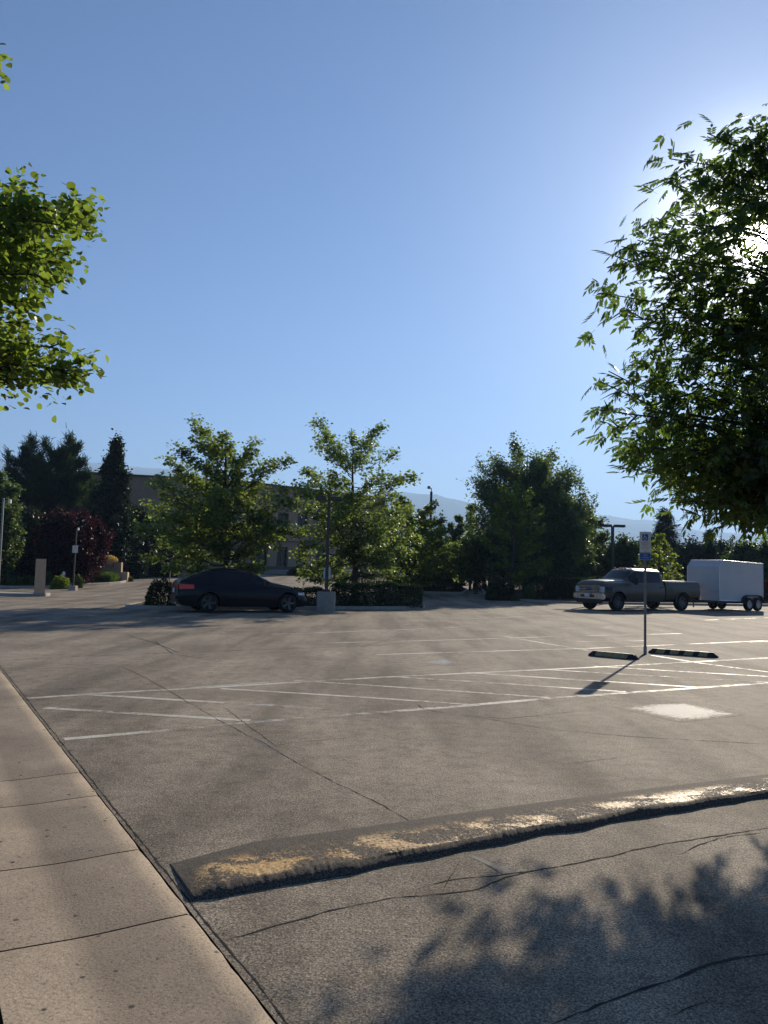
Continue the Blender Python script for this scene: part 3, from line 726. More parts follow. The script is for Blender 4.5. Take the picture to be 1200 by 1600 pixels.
# ------------------------------------------------------------------ islands, kerbs, far pavements
def island(poly, name, soilm='soil', kw=0.15, kh=0.13, top=None):
    "kerb ring + soil fill, poly in world xy, counter-clockwise"
    poly = [Vector((p[0], p[1], 0)) for p in poly]
    # smooth corners
    for _ in range(2):
        q = []
        for i in range(len(poly)):
            a, b = poly[i], poly[(i+1) % len(poly)]; q += [a.lerp(b, 0.15), a.lerp(b, 0.85)]
        poly = q
    c = sum(poly, Vector())/len(poly); n = len(poly)
    inner = []
    for i in range(n):
        t = (poly[(i+1) % n]-poly[i-1]).normalized(); nn = Vector((-t.y, t.x, 0))
        inner.append(poly[i]+nn*kw)
    V = []; F_ = []
    for i in range(n):
        po, pi = poly[i], inner[i]; z = zg(0, po.y); zi = zg(0, pi.y)
        V += [(po.x, po.y, z-0.05), (po.x, po.y, z+kh-0.02), (po.x*0.85+pi.x*0.15, po.y*0.85+pi.y*0.15, z+kh), (pi.x, pi.y, zi+kh), (pi.x, pi.y, zi-0.05)]
    for i in range(n):
        j = (i+1) % n
        for k in range(4): F_.append((i*5+k, j*5+k, j*5+k+1, i*5+k+1))
    kerb_o = mesh_obj(name, V, F_, MAT['kerb']); tag(kerb_o, kind='structure')
    V = [(p.x, p.y, zg(0, p.y)+kh-0.03) for p in inner]
    bm = bmesh.new(); vs = [bm.verts.new(v) for v in V]; bm.faces.new(vs); bmesh.ops.triangulate(bm, faces=bm.faces[:])
    bmesh.ops.recalc_face_normals(bm, faces=bm.faces[:])
    me = bpy.data.meshes.new('planting_bed'); bm.to_mesh(me); bm.free(); me.materials.append(MAT[top or soilm])
    oo = bpy.data.objects.new('planting_bed', me); COL.objects.link(oo); tag(oo, kind='structure')
island([(-9.4, 29.0), (-8.2, 28.55), (1.2, 33.3), (2.0, 34.6), (1.2, 36.6), (-0.6, 37.3), (-9.6, 32.2)], 'island_kerb')
island([(6.5, 50.5), (8.0, 45.8), (10.5, 44.3), (24, 47.5), (48, 56), (46, 74), (20, 68), (7.5, 62)], 'island_kerb')
island([(0.5, 52.5), (5.2, 51.6), (6.2, 57), (4.5, 70), (-3, 74), (-1.5, 58)], 'island_kerb')
island([(-34, 38.2), (-17.5, 36.6), (-15.6, 37.2), (-15.9, 38.6), (-20.5, 40.5), (-35, 42)], 'island_kerb', top='walk')
island([(-45, 47.2), (-21, 46.0), (-17.8, 54.5), (-18.4, 58.5), (-21, 61), (-44, 71)], 'island_kerb')
island([(-16, 76.5), (-9, 77.5), (-3.2, 79.5), (-2, 83), (-20, 80)], 'island_kerb', kh=0.4)

# ------------------------------------------------------------------ mountains (real relief, kilometres away)
def mountain(name, az_px, d0, d1, seed, mat, rough=1.0, step=1.0):
    rng = np.random.default_rng(seed)
    cols = np.arange(az_px[0][0], az_px[-1][0]+1, step); ytop = np.interp(cols, [a[0] for a in az_px], [a[1] for a in az_px])
    nr = 46; V = np.zeros((len(cols), nr, 3))
    for i, (cx, yy) in enumerate(zip(cols, ytop)):
        hp = P(cx, yy, d1); x1, hz = hp.x, hp.z
        for j in range(nr):
            s = j/(nr-1); D = d0+(d1-d0)*s*1.0 if j < nr-6 else d0+(d1-d0)*(0.885+(s-0.885)*1.0)
            x = x1*D/d1
            prof = s**0.8 if s < 0.92 else s**0.8
            rdg = mnoise.fractal(Vector((x/900, D/900, seed)), 0.9, 2.1, 6)*0.30*rough
            z = hz*(prof*(1+rdg*(1-s)*1.5)) - 30*(1-s)
            if s > 0.9: z += hz*0.012*mnoise.noise(Vector((x/140, D/140, 3)))*rough + (1.0 if s > .97 else 0)*abs(mnoise.noise(Vector((x/17, 3, 3))))*14
            V[i, j] = (x, D, max(z, -20))
    # drop behind the crest
    Vb = V[:, -1, :].copy(); Vb[:, 1] += 900; Vb[:, 2] = -30
    V = np.concatenate([V, Vb[:, None, :]], 1); nr += 1
    idx = np.arange(len(cols)*nr).reshape(len(cols), nr)
    Fq = np.stack([idx[:-1, :-1].ravel(), idx[1:, :-1].ravel(), idx[1:, 1:].ravel(), idx[:-1, 1:].ravel()], 1)
    tag(fast_mesh(name, V.reshape(-1, 3), Fq, mat, smooth=True), kind='structure')
def mtn_mat(name, forest, dry, lo, hi):
    m, t, b = newmat(name); g = t.nodes.new('ShaderNodeNewGeometry').outputs['Position']
    f = noise_n(t, g, 0.0035, 9, 0.68); c = ramp(t, f, [(lo, forest), (hi, dry)])
    t.links.new(c, b.inputs['Base Color']); b.inputs['Roughness'].default_value = 1; b.inputs['Specular IOR Level'].default_value = 0
    return m
MF = mtn_mat('mountain_forest', (0.02, 0.03, 0.02), (0.10, 0.09, 0.065), 0.46, 0.66)
MD = mtn_mat('mountain_dry', (0.035, 0.04, 0.028), (0.19, 0.16, 0.11), 0.40, 0.60)
mountain('mountain', [(-900, 790), (-500, 750), (-200, 730), (0, 721), (60, 722), (130, 722), (190, 729), (270, 734), (330, 747), (400, 753), (450, 764), (520, 768), (600, 770), (640, 771), (680, 773), (722, 783), (780, 800), (860, 830), (960, 872), (1000, 890)], 3000, 6200, 3, MF, step=3)
mountain('mountain', [(700, 892), (780, 850), (850, 822), (905, 811), (925, 806), (945, 806), (985, 812), (1015, 813), (1060, 822), (1100, 831), (1150, 834), (1200, 838), (1300, 832), (1500, 850), (1900, 900)], 3600, 6800, 11, MD, 0.8, step=3)

# ------------------------------------------------------------------ office building
def office():
    cl = [Vector((P(px, 885, D).x, D, 0)) for px, D in ((60, 72), (275, 75.5), (392, 78.5), (486, 84.0), (600, 92))]
    zb = 1.25; zt = 1.6 + 8.25
    root = empty('office_building', (cl[2].x, cl[2].y, zb-0.3), 0, 'two storey tan stucco office block with dark windows behind the island trees', 'building')
    o3 = Vector(root.location)
    wall, par, = MB(), MB()
    segs = list(zip(cl[:-1], cl[1:]))
    def loc(p): return Vector(p) - o3
    depth = Vector((-6, 26, 0))
    poly = [loc((p.x, p.y, 0)) for p in cl] + [loc((cl[-1].x-6, cl[-1].y+26, 0)), loc((cl[0].x-6, cl[0].y+26, 0))]
    # walls segment by segment with real window recesses
    frames, panes = [], []
    WT = 0.3
    for si, (a, b) in enumerate(segs):
        d = (b-a); L = d.length; d.normalize(); nn = Vector((d.y, -d.x, 0))
        rows = [(1.55-0.0, 3.55), (5.2, 7.35)]
        if si == 2: rows = [(0.12, 2.4), (3.75, 6.05)]
        nw = int(L/2.45)
        xs = [0.0]; wins = []
        for k in range(nw):
            c = (k+0.5)*L/nw; wins.append((c-0.72, c+0.72))
        rows = [(0.25, 2.45), (3.7, 5.95)]
        if si == 0: wins = []
        zs = [-0.6, rows[0][0], rows[0][1], rows[1][0], rows[1][1], zt-zb]
        cuts = [0.0] + [v for w_ in wins for v in w_] + [L]
        for ci in range(len(cuts)-1):
            iswin = ci % 2 == 1
            for zi in range(5):
                hole = iswin and zi in (1, 3)
                if hole and not (si == 1 and zi == 1 and ci % 4 == 1 and False):
                    x0, x1, z0, z1 = cuts[ci], cuts[ci+1], zs[zi]+zb, zs[zi+1]+zb
                    def q(x, off, z): return loc(a + d*x - nn*off + Vector((0, 0, z)))
                    # reveals
                    wall.add([q(x0, 0, z0), q(x1, 0, z0), q(x1, WT, z0), q(x0, WT, z0), q(x0, 0, z1), q(x1, 0, z1), q(x1, WT, z1), q(x0, WT, z1)],
                             [(0, 1, 2, 3), (7, 6, 5, 4), (0, 3, 7, 4), (2, 1, 5, 6)])
                    f = MB(); fw = 0.06
                    def bar(xa, xb, za, zc):
                        f.add([q(xa, WT-0.06, za), q(xb, WT-0.06, za), q(xb, WT-0.06, zc), q(xa, WT-0.06, zc), q(xa, WT, za), q(xb, WT, za), q(xb, WT, zc), q(xa, WT, zc)],
                              [(0, 1, 2, 3), (4, 7, 6, 5), (0, 4, 5, 1), (2, 6, 7, 3), (0, 3, 7, 4), (1, 5, 6, 2)])
                    bar(x0, x0+fw, z0, z1); bar(x1-fw, x1, z0, z1); bar(x0+fw, x1-fw, z0, z0+fw); bar(x0+fw, x1-fw, z1-fw, z1)
                    xm = (x0+x1)/2; bar(xm-fw/2, xm+fw/2, z0+fw, z1-fw)
                    g_ = MB().add([q(x0, WT-0.02, z0), q(x1, WT-0.02, z0), q(x1, WT-0.02, z1), q(x0, WT-0.02, z1)], [(0, 1, 2, 3)])
                    frames.append((f, g_))
                else:
                    x0, x1, z0, z1 = cuts[ci], cuts[ci+1], zs[zi]+zb, zs[zi+1]+zb
                    wall.add([loc(a+d*x0+Vector((0, 0, z0))), loc(a+d*x1+Vector((0, 0, z0))), loc(a+d*x1+Vector((0, 0, z1))), loc(a+d*x0+Vector((0, 0, z1)))], [(0, 1, 2, 3)])
        par.box(loc((a+b)/2 + nn*0.05 + Vector((0, 0, zt+0.06))), (L+0.1, 0.55, 0.12), math.atan2(d.y, d.x))
    # back and side walls, roof
    n = len(poly)
    for i in range(len(cl)-1, n):
        p, q2 = poly[i], poly[(i+1) % n]
        z0, z1 = -0.6+zb-o3.z, zt-o3.z
        wall.add([(p.x, p.y, z0), (q2.x, q2.y, z0), (q2.x, q2.y, z1), (p.x, p.y, z1)], [(0, 1, 2, 3)])
    mesh_obj('wall', wall.v, wall.f, MAT['stucco'], root)
    mesh_obj('roof', [(p.x, p.y, zt-o3.z-0.25) for p in poly], [tuple(range(n))], MAT['stucco_dark'], root)
    par.build('parapet_cap', MAT['stucco_dark'], root)
    for f, g_ in frames:
        fo = f.build('window', MAT['alu'], root); mesh_obj('pane', g_.v, g_.f, MAT['win_glass'], fo)
    fl = MB()
    for (a, b) in segs[1:3]:
        d = (b-a).normalized(); nn = Vector((d.y, -d.x, 0)); L = (b-a).length
        fl.box(loc((a+b)/2 + nn*0.04 + Vector((0, 0, zb+3.05))), (L, 0.10, 0.16), math.atan2(d.y, d.x))
    fl.build('string_course', MAT['stucco_dark'], root)
office()
# low retaining wall in front of the office and pale entrance piers far behind
a = on(380, 76); b = on(478, 80)
mb = MB(); d = b-a; mb.box((0, 0, 0.15), (d.length, 0.25, 1.0), 0, bev=0.03)
mb.box((0, 0, 0.67), (d.length+0.06, 0.31, 0.06))
o = mb.build('retaining_wall', MAT['stucco_dark']); o.location = (a+b)/2; o.rotation_euler = (0, 0, math.atan2(d.y, d.x)); tag(o, 'low brown wall at the foot of the office block', 'wall')
c = on(628, 86)
root = empty('entrance_building', c, 0, 'small pale columned entrance seen under the second island tree', 'building')
for dx in (-1.3, -0.45, 0.45, 1.3): MB().box((dx, 0, 0.9), (0.26, 0.26, 1.8), bev=0.02).build('column', MAT['stucco_pale'], root)
MB().box((0, 0, 1.95), (3.2, 0.5, 0.3), bev=0.02).build('beam', MAT['stucco_pale'], root)
MB().box((0, 1.2, 0.9), (3.0, 0.2, 1.8)).build('back_wall', MAT['stucco'], root)
a = on(690, 88); 
mb = MB(); mb.box((0, 0, 0.7), (19, 0.3, 1.6)); mb.box((0, 0, 1.53), (19.1, 0.4, 0.08))
o = mb.build('garden_wall', MAT['stucco']); o.location = a + Vector((5, 0, 0)); tag(o, 'long tan garden wall far behind the small trees', 'wall')

# ------------------------------------------------------------------ signs, posts, lamps
def text_mesh(txt, size, mat, parent, loc, name='lettering', face=-1):
    cu = bpy.data.curves.new('t', 'FONT'); cu.body = txt; cu.size = size; cu.align_x = 'CENTER'; cu.align_y = 'CENTER'; cu.extrude = 0.0006; cu.resolution_u = 3
    ob = bpy.data.objects.new('t', cu); COL.objects.link(ob)
    dg = bpy.context.evaluated_depsgraph_get(); me = bpy.data.meshes.new_from_object(ob.evaluated_get(dg)); bpy.data.objects.remove(ob)
    for v in me.vertices: x, y, z = v.co; v.co = (x, -z, y)
    me.materials.clear(); me.materials.append(mat)
    o = bpy.data.objects.new(name, me); COL.objects.link(o); o.parent = parent; o.location = loc
    return o
def accessible_symbol(parent, cx, cz, s, y, mat):
    mb = MB()
    def disc(x, z, r, n=14): 
        b = [(x+math.cos(2*math.pi*k/n)*r, y, z+math.sin(2*math.pi*k/n)*r) for k in range(n)]; mb.add(b, [tuple(range(n))])
    def bar(x0, z0, x1, z1, wd):
        d = Vector((x1-x0, 0, z1-z0)).normalized(); n = Vector((-d.z, 0, d.x))*wd/2
        a, b = Vector((x0, y, z0)), Vector((x1, y, z1)); mb.add([a-n, b-n, b+n, a+n], [(0, 1, 2, 3)])
    disc(cx-0.10*s, cz+0.36*s, 0.075*s)
    bar(cx-0.10*s, cz+0.27*s, cx-0.08*s, cz-0.03*s, 0.09*s); bar(cx-0.09*s, cz+0.12*s, cx+0.12*s, cz+0.12*s, 0.06*s)
    bar(cx-0.08*s, cz-0.02*s, cx+0.17*s, cz-0.02*s, 0.08*s); bar(cx+0.15*s, cz-0.0*s, cx+0.25*s, cz-0.27*s, 0.08*s); bar(cx+0.23*s, cz-0.27*s, cx+0.33*s, cz-0.24*s, 0.06*s)
    n = 18
    for k in range(n):
        a0 = rad(110+ k*(235/n)); a1 = rad(110+(k+1)*(235/n)); R1, R2 = 0.27*s, 0.20*s; ox, oz = cx-0.03*s, cz-0.14*s
        mb.add([(ox+math.cos(a)*R, y, oz+math.sin(a)*R) for a, R in ((a0, R1), (a1, R1), (a1, R2), (a0, R2))], [(0, 1, 2, 3)])
    return mesh_obj('symbol', mb.v, mb.f, mat, parent)
def hc_sign():
    base = G(1008, 1022); root = empty('parking_sign', base, rad(-16), 'accessible parking sign on a perforated steel post between two wheel stops', 'sign')
    p = MB()
    # square perforated tube: four walls with holes suggested by real gaps on the near face
    w_ = 0.05; h = 2.5
    p.box((0, w_/2, h/2), (w_, 0.004, h)); p.box((-w_/2+.002, 0, h/2), (0.004, w_-0.01, h)); p.box((w_/2-.002, 0, h/2), (0.004, w_-0.01, h))
    p.box((-0.018, -w_/2, h/2), (0.014, 0.004, h)); p.box((0.018, -w_/2, h/2), (0.014, 0.004, h))
    for k in range(int(h/0.0254)): p.box((0, -w_/2, k*0.0254+0.006), (0.022, 0.004, 0.012))
    p.build('post', MAT['galv'], root)
    MB().box((0, 0, 0.07), (0.066, 0.066, 0.2)).build('anchor_sleeve', MAT['galv'], root)
    pl_ = MB().box((0, -0.031, 2.32), (0.225, 0.003, 0.43), bev=0.001).build('sign_panel', MAT['sign_white'], root)
    MB().box((0, -0.0335, 2.42), (0.115, 0.001, 0.135)).build('blue_square', MAT['sign_blue'], pl_)
    accessible_symbol(pl_, 0.0, 2.42, 0.13, -0.0355, MAT['sign_lblue'])
    for k, (tx, sz) in enumerate((('RESERVED', 0.034), ('PARKING', 0.034), ('MINIMUM', 0.026), ('FINE $250', 0.026))):
        text_mesh(tx, sz, MAT['sign_green'], pl_, (0, -0.034, 2.305-k*0.037))
    [MB().box((0, -0.0325, zz), (0.02, 0.004, 0.02)).build('bolt', MAT['galv'], pl_) for zz in (2.525, 2.12)]
    p2 = MB().box((0, -0.031, 2.02), (0.235, 0.003, 0.15), bev=0.001).build('van_panel', MAT['sign_blue'], root)
    bd = MB(); bd.box((0, -0.0335, 2.088), (0.225, 0.001, 0.005)); bd.box((0, -0.0335, 1.952), (0.225, 0.001, 0.005)); bd.box((-0.11, -0.0335, 2.02), (0.005, 0.001, 0.131)); bd.box((0.11, -0.0335, 2.02), (0.005, 0.001, 0.131))
    bd.build('border', MAT['sign_lblue'], p2)
    text_mesh('VAN', 0.042, MAT['sign_lblue'], p2, (0, -0.034, 2.043)); text_mesh('ACCESSIBLE', 0.03, MAT['sign_lblue'], p2, (0, -0.034, 1.995))
hc_sign()
def wheel_stop(pa, pb, label, seed):
    a, b = Vector(pa), Vector(pb); d = b-a; L = d.length; c = (a+b)/2
    root = empty('wheel_stop', c, math.atan2(d.y, d.x), label, 'wheel stop', 'rubber wheel stops by the accessible bay')
    sec = [(-0.075, 0), (-0.05, 0.085), (-0.035, 0.1), (0.035, 0.1), (0.05, 0.085), (0.075, 0)]
    V = []; n = len(sec); xs = [-L/2, -L/2+0.09, L/2-0.09, L/2]
    for i, x in enumerate(xs):
        k = 0.35 if i in (0, 3) else 1.0
        for (y, z) in sec: V.append((x, y*(0.9 if k < 1 else 1), z*k+0.002))
    F_ = [tuple(range(n))[::-1], tuple(3*n+k for k in range(n))]
    for i in range(3):
        for k in range(n): F_.append((i*n+k, i*n+(k+1) % n, (i+1)*n+(k+1) % n, (i+1)*n+k))
    mesh_obj('rubber_block', V, F_, MAT['rubber_stop'], root)
    cnt = 4
    for k in range(cnt):
        x = -L/2+0.26 + (L-0.52)*k/(cnt-1)
        mb = MB()
        hw = 0.085
        off = 0.0025
        mb.add([(x-hw-0.03, -0.073-off, 0.012), (x+hw-0.03, -0.073-off, 0.012), (x+hw, -0.051-off, 0.083), (x-hw, -0.051-off, 0.083), (x+hw, -0.035-off*.5, 0.1+off), (x-hw, -0.035-off*.5, 0.1+off), (x+hw, 0.035, 0.1+off), (x-hw, 0.035, 0.1+off)],
               [(0, 1, 2, 3), (3, 2, 4, 5), (5, 4, 6, 7)])
        mesh_obj('yellow_stripe', mb.v, mb.f, MAT['yellow_mark'], root)
wheel_stop(G(921, 1024), G(997, 1031), 'black rubber wheel stop with worn stripes, left of the sign post', 1)
wheel_stop(G(1014, 1020), G(1122, 1028), 'black rubber wheel stop with yellow stripes, right of the sign post', 2)

def box_lamp(px, D, topy, label, headw=0.55, baseh=0.0, basew=0.75, r=0.055, yaw=0.0, head=True, double=True, name='street_lamp', base_z=None):
    b = on(px, D) if base_z is None else base_z; H = P(px, topy, D).z - b.z
    root = empty(name, b, yaw, label, 'street lamp')
    if baseh:
        MB().box((0, 0, baseh/2-0.02), (basew, basew, baseh), bev=0.02).build('concrete_base', MAT['pole_conc'], root)
    MB().tube([(0, 0, baseh-0.03), (0, 0, baseh+0.06)], r*2.4, 12).build('base_plate', MAT['pole'], root)
    mb = MB(); 
    mb.box((0, 0, (baseh+H)/2-0.06), (r*2, r*2, H-baseh-0.12), bev=0.01)
    mb.build('pole', MAT['pole'], root)
    if head:
        sides = (-1, 1) if double else (1,)
        for s in sides:
            MB().box((s*(r+headw/2+0.02), 0, H-0.10), (headw, 0.34, 0.15), bev=0.03).build('lamp_head', MAT['pole'], root)
    return root
lp = G(508, 955)
lr = box_lamp(508, lp.y+0.4, 775, 'bronze twin-head parking lamp on a square concrete base in front of the hedge', 0.44, 0.75, 0.68, 0.06)
lr.location = (lp.x, lp.y+0.36, 0)
# plate on the pole
sp = MB().box((0, 0.075, 1.43), (0.27, 0.006, 0.44), bev=0.002).build('sign_plate', MAT['white'], lr)
box_lamp(957, 47.5, 819, 'twin-head parking lamp rising behind the pickup truck', 0.66, 0, 0, 0.075, rad(8))
box_lamp(934, 86, 836, 'distant twin-head lamp low against the hill, left of the lamp behind the truck', 1.1, 0, 0, 0.08, rad(15))
rt = box_lamp(671.5, 68, 766, 'tall slim dark mast with a small camera on top, against the hill', 0.3, 0, 0, 0.10, head=False, name='camera_mast')
H = P(671.5, 766, 68).z - zg(0, 68)
MB().tube([(0, 0, H-0.1), (0, 0, H+0.15), (-0.18, 0, H+0.28)], 0.04, 8).build('bracket', MAT['pole'], rt)
MB().lathe([(0.0, 0.16), (0.12, 0.13), (0.17, 0.0), (0.13, -0.09), (0.0, -0.12)], (-0.20, 0, H+0.22), n=12).build('camera_dome', MAT['galv'], rt, smooth=True)
rt['category'] = 'camera mast'
# slim post with notice and small lamp at the left
b = on(115.5, 46); H = P(118, 826, 46).z - b.z
root = empty('sign_post', b, 0, 'slim post with a white notice in front of the purple tree', 'sign post')
MB().box((0, 0, 0.12), (0.42, 0.42, 0.30), bev=0.02).build('concrete_base', MAT['pole_conc'], root)
MB().tube([(0, 0, 0.2), (0.03, 0, H)], [0.05, 0.04], 8).build('post', MAT['pole'], root)
pn = MB().box((0.03, -0.06, P(117, 858, 46).z-b.z), (0.31, 0.01, 0.42), bev=0.003).build('notice', MAT['sign_white'], root)
zc = P(117, 858, 46).z-b.z
for k, tx in enumerate(('NO', 'PARKING', 'ANY TIME')): text_mesh(tx, 0.10 if k == 0 else 0.058, MAT['sign_green'], pn, (0.03, -0.067, zc+0.11-k*0.11))
MB().box((0.13, 0, H-0.02), (0.08, 0.12, 0.16), bev=0.01).build('lamp', MAT['white'], root)
# lamp at the very left edge
b = on(-1, 44); H = P(0, 778, 44).z-b.z
root = empty('lamp_post', b, 0, 'slim grey lamp post with small white head at the left edge of the picture', 'lamp post')
MB().tube([(0, 0, 0), (0, 0, H)], [0.06, 0.05], 8).build('post', MAT['galv'], root)
MB().tube([(0, 0, H-0.15), (0.30, 0, H-0.15)], 0.02, 6).build('arm', MAT['galv'], root)
MB().box((0.36, 0, H-0.18), (0.13, 0.14, 0.22), bev=0.01).build('lamp', MAT['white'], root)
# blue accessible sign behind the car
b = on(266, 36); root = empty('blue_sign', b, 0, 'small blue sign on a thin post behind the shrub left of the black car', 'sign')
H = P(267, 878, 36).z-b.z
MB().tube([(0, 0, 0), (0, 0, H)], 0.025, 6).build('post', MAT['galv'], root)
pz = MB().box((0, -0.03, H-0.19), (0.34, 0.006, 0.36), bev=0.002).build('sign_panel', MAT['sign_blue'], root)
accessible_symbol(pz, 0, H-0.19, 0.30, -0.036, MAT['sign_lblue'])
# square stucco pillar
b = on(63.5, 37.4); b.z = 0
root = empty('stucco_pillar', b, rad(24), 'plain tan square pillar with a sloped top on the pale kerb at left', 'pillar')
mb = MB(); hw = 0.23; h0, h1 = 1.74, 1.66
mb.add([(-hw, -hw, 0), (hw, -hw, 0), (hw, hw, 0), (-hw, hw, 0), (-hw*.96, -hw*.96, h0), (hw*.96, -hw*.96, h0), (hw*.96, hw*.96, h1), (-hw*.96, hw*.96, h1)],
       [(3, 2, 1, 0), (4, 5, 6, 7), (0, 1, 5, 4), (1, 2, 6, 5), (2, 3, 7, 6), (3, 0, 4, 7)])
mb.build('shaft', MAT['stucco_pale'], root)
MB().box((0, 0, 0.13), (0.52, 0.52, 0.08), bev=0.01).build('plinth', MAT['pole_conc'], root)
# stepped monument with flower bowl
b = on(180, 57); root = empty('stepped_monument', b, rad(10), 'stepped tan masonry monument with a flower bowl beside the purple tree', 'monument')
k = 57/FPX
for (x0, x1, y0) in ((161, 178, 892), (178.3, 190, 885), (190.3, 200, 900)):
    hh = (915-y0)*k
    MB().box((((x0+x1)/2-180)*k, 0, hh/2), ((x1-x0)*k, 0.8, hh), bev=0.02).build('block', MAT['stucco_pale' if x0 == 190.3 else 'stucco'], root)
bw = MB().lathe([(0.0, 0.0), (0.28, 0.02), (0.44, 0.22), (0.46, 0.42), (0.40, 0.40), (0.0, 0.36)], ((171-180)*k, 0, (915-892)*k), n=20).build('bowl', MAT['stucco_pale'], root, smooth=True)
rng = np.random.default_rng(3); p, o_ = ball_fn(0.48, 0.45, 0.35)(rng, 900)
V, Fq = leaves(rng, p+np.array([(171-180)*k, 0, (915-892)*k+0.4]), o_+rng.normal(0, .5, p.shape), rng.normal(0, 1, p.shape), 0.09*(0.6+rng.random(900)), T_FOLD)
fl = empty('flower_clump', b + Vector(((171-180)*k, 0, (915-892)*k+0.4)), rad(10), 'pale yellow flowers filling the bowl on the stepped monument', 'flowers')
V2 = V - np.array([(171-180)*k, 0, (915-892)*k+0.4]); fast_mesh('petals', V2, Fq, LM['flower'], fl)
# fire hydrants and bollard lamp
def hydrant(px, D, label):
    root = empty('fire_hydrant', on(px, D), 0, label, 'fire hydrant')
    MB().lathe([(0.17, 0), (0.17, 0.04), (0.11, 0.05), (0.11, 0.5), (0.14, 0.52), (0.14, 0.56), (0.11, 0.62), (0.05, 0.7), (0.0, 0.72)], n=14).build('body', MAT['red'], root, smooth=True)
    for s in (-1, 1): MB().tube([(0, 0, 0.4), (s*0.2, 0, 0.4)], 0.055, 8).build('outlet', MAT['red'], root)
    MB().tube([(0, 0, 0.38), (0, -0.2, 0.38)], 0.07, 8).build('outlet', MAT['red'], root)
hydrant(221, 66, 'small red hydrant in the shade under the dark trees at left')
hydrant(619, 62, 'small red hydrant under the second island tree')
root = empty('bollard_lamp', on(100, 50), 0, 'short white bollard lamp behind the clipped round shrub', 'bollard lamp')
MB().tube([(0, 0, 0), (0, 0, 0.75)], 0.05, 8).build('post', MAT['white'], root); MB().lathe([(0.09, 0.72), (0.1, 0.78), (0.07, 0.92), (0, 0.95)], n=12).build('cap', MAT['white'], root)

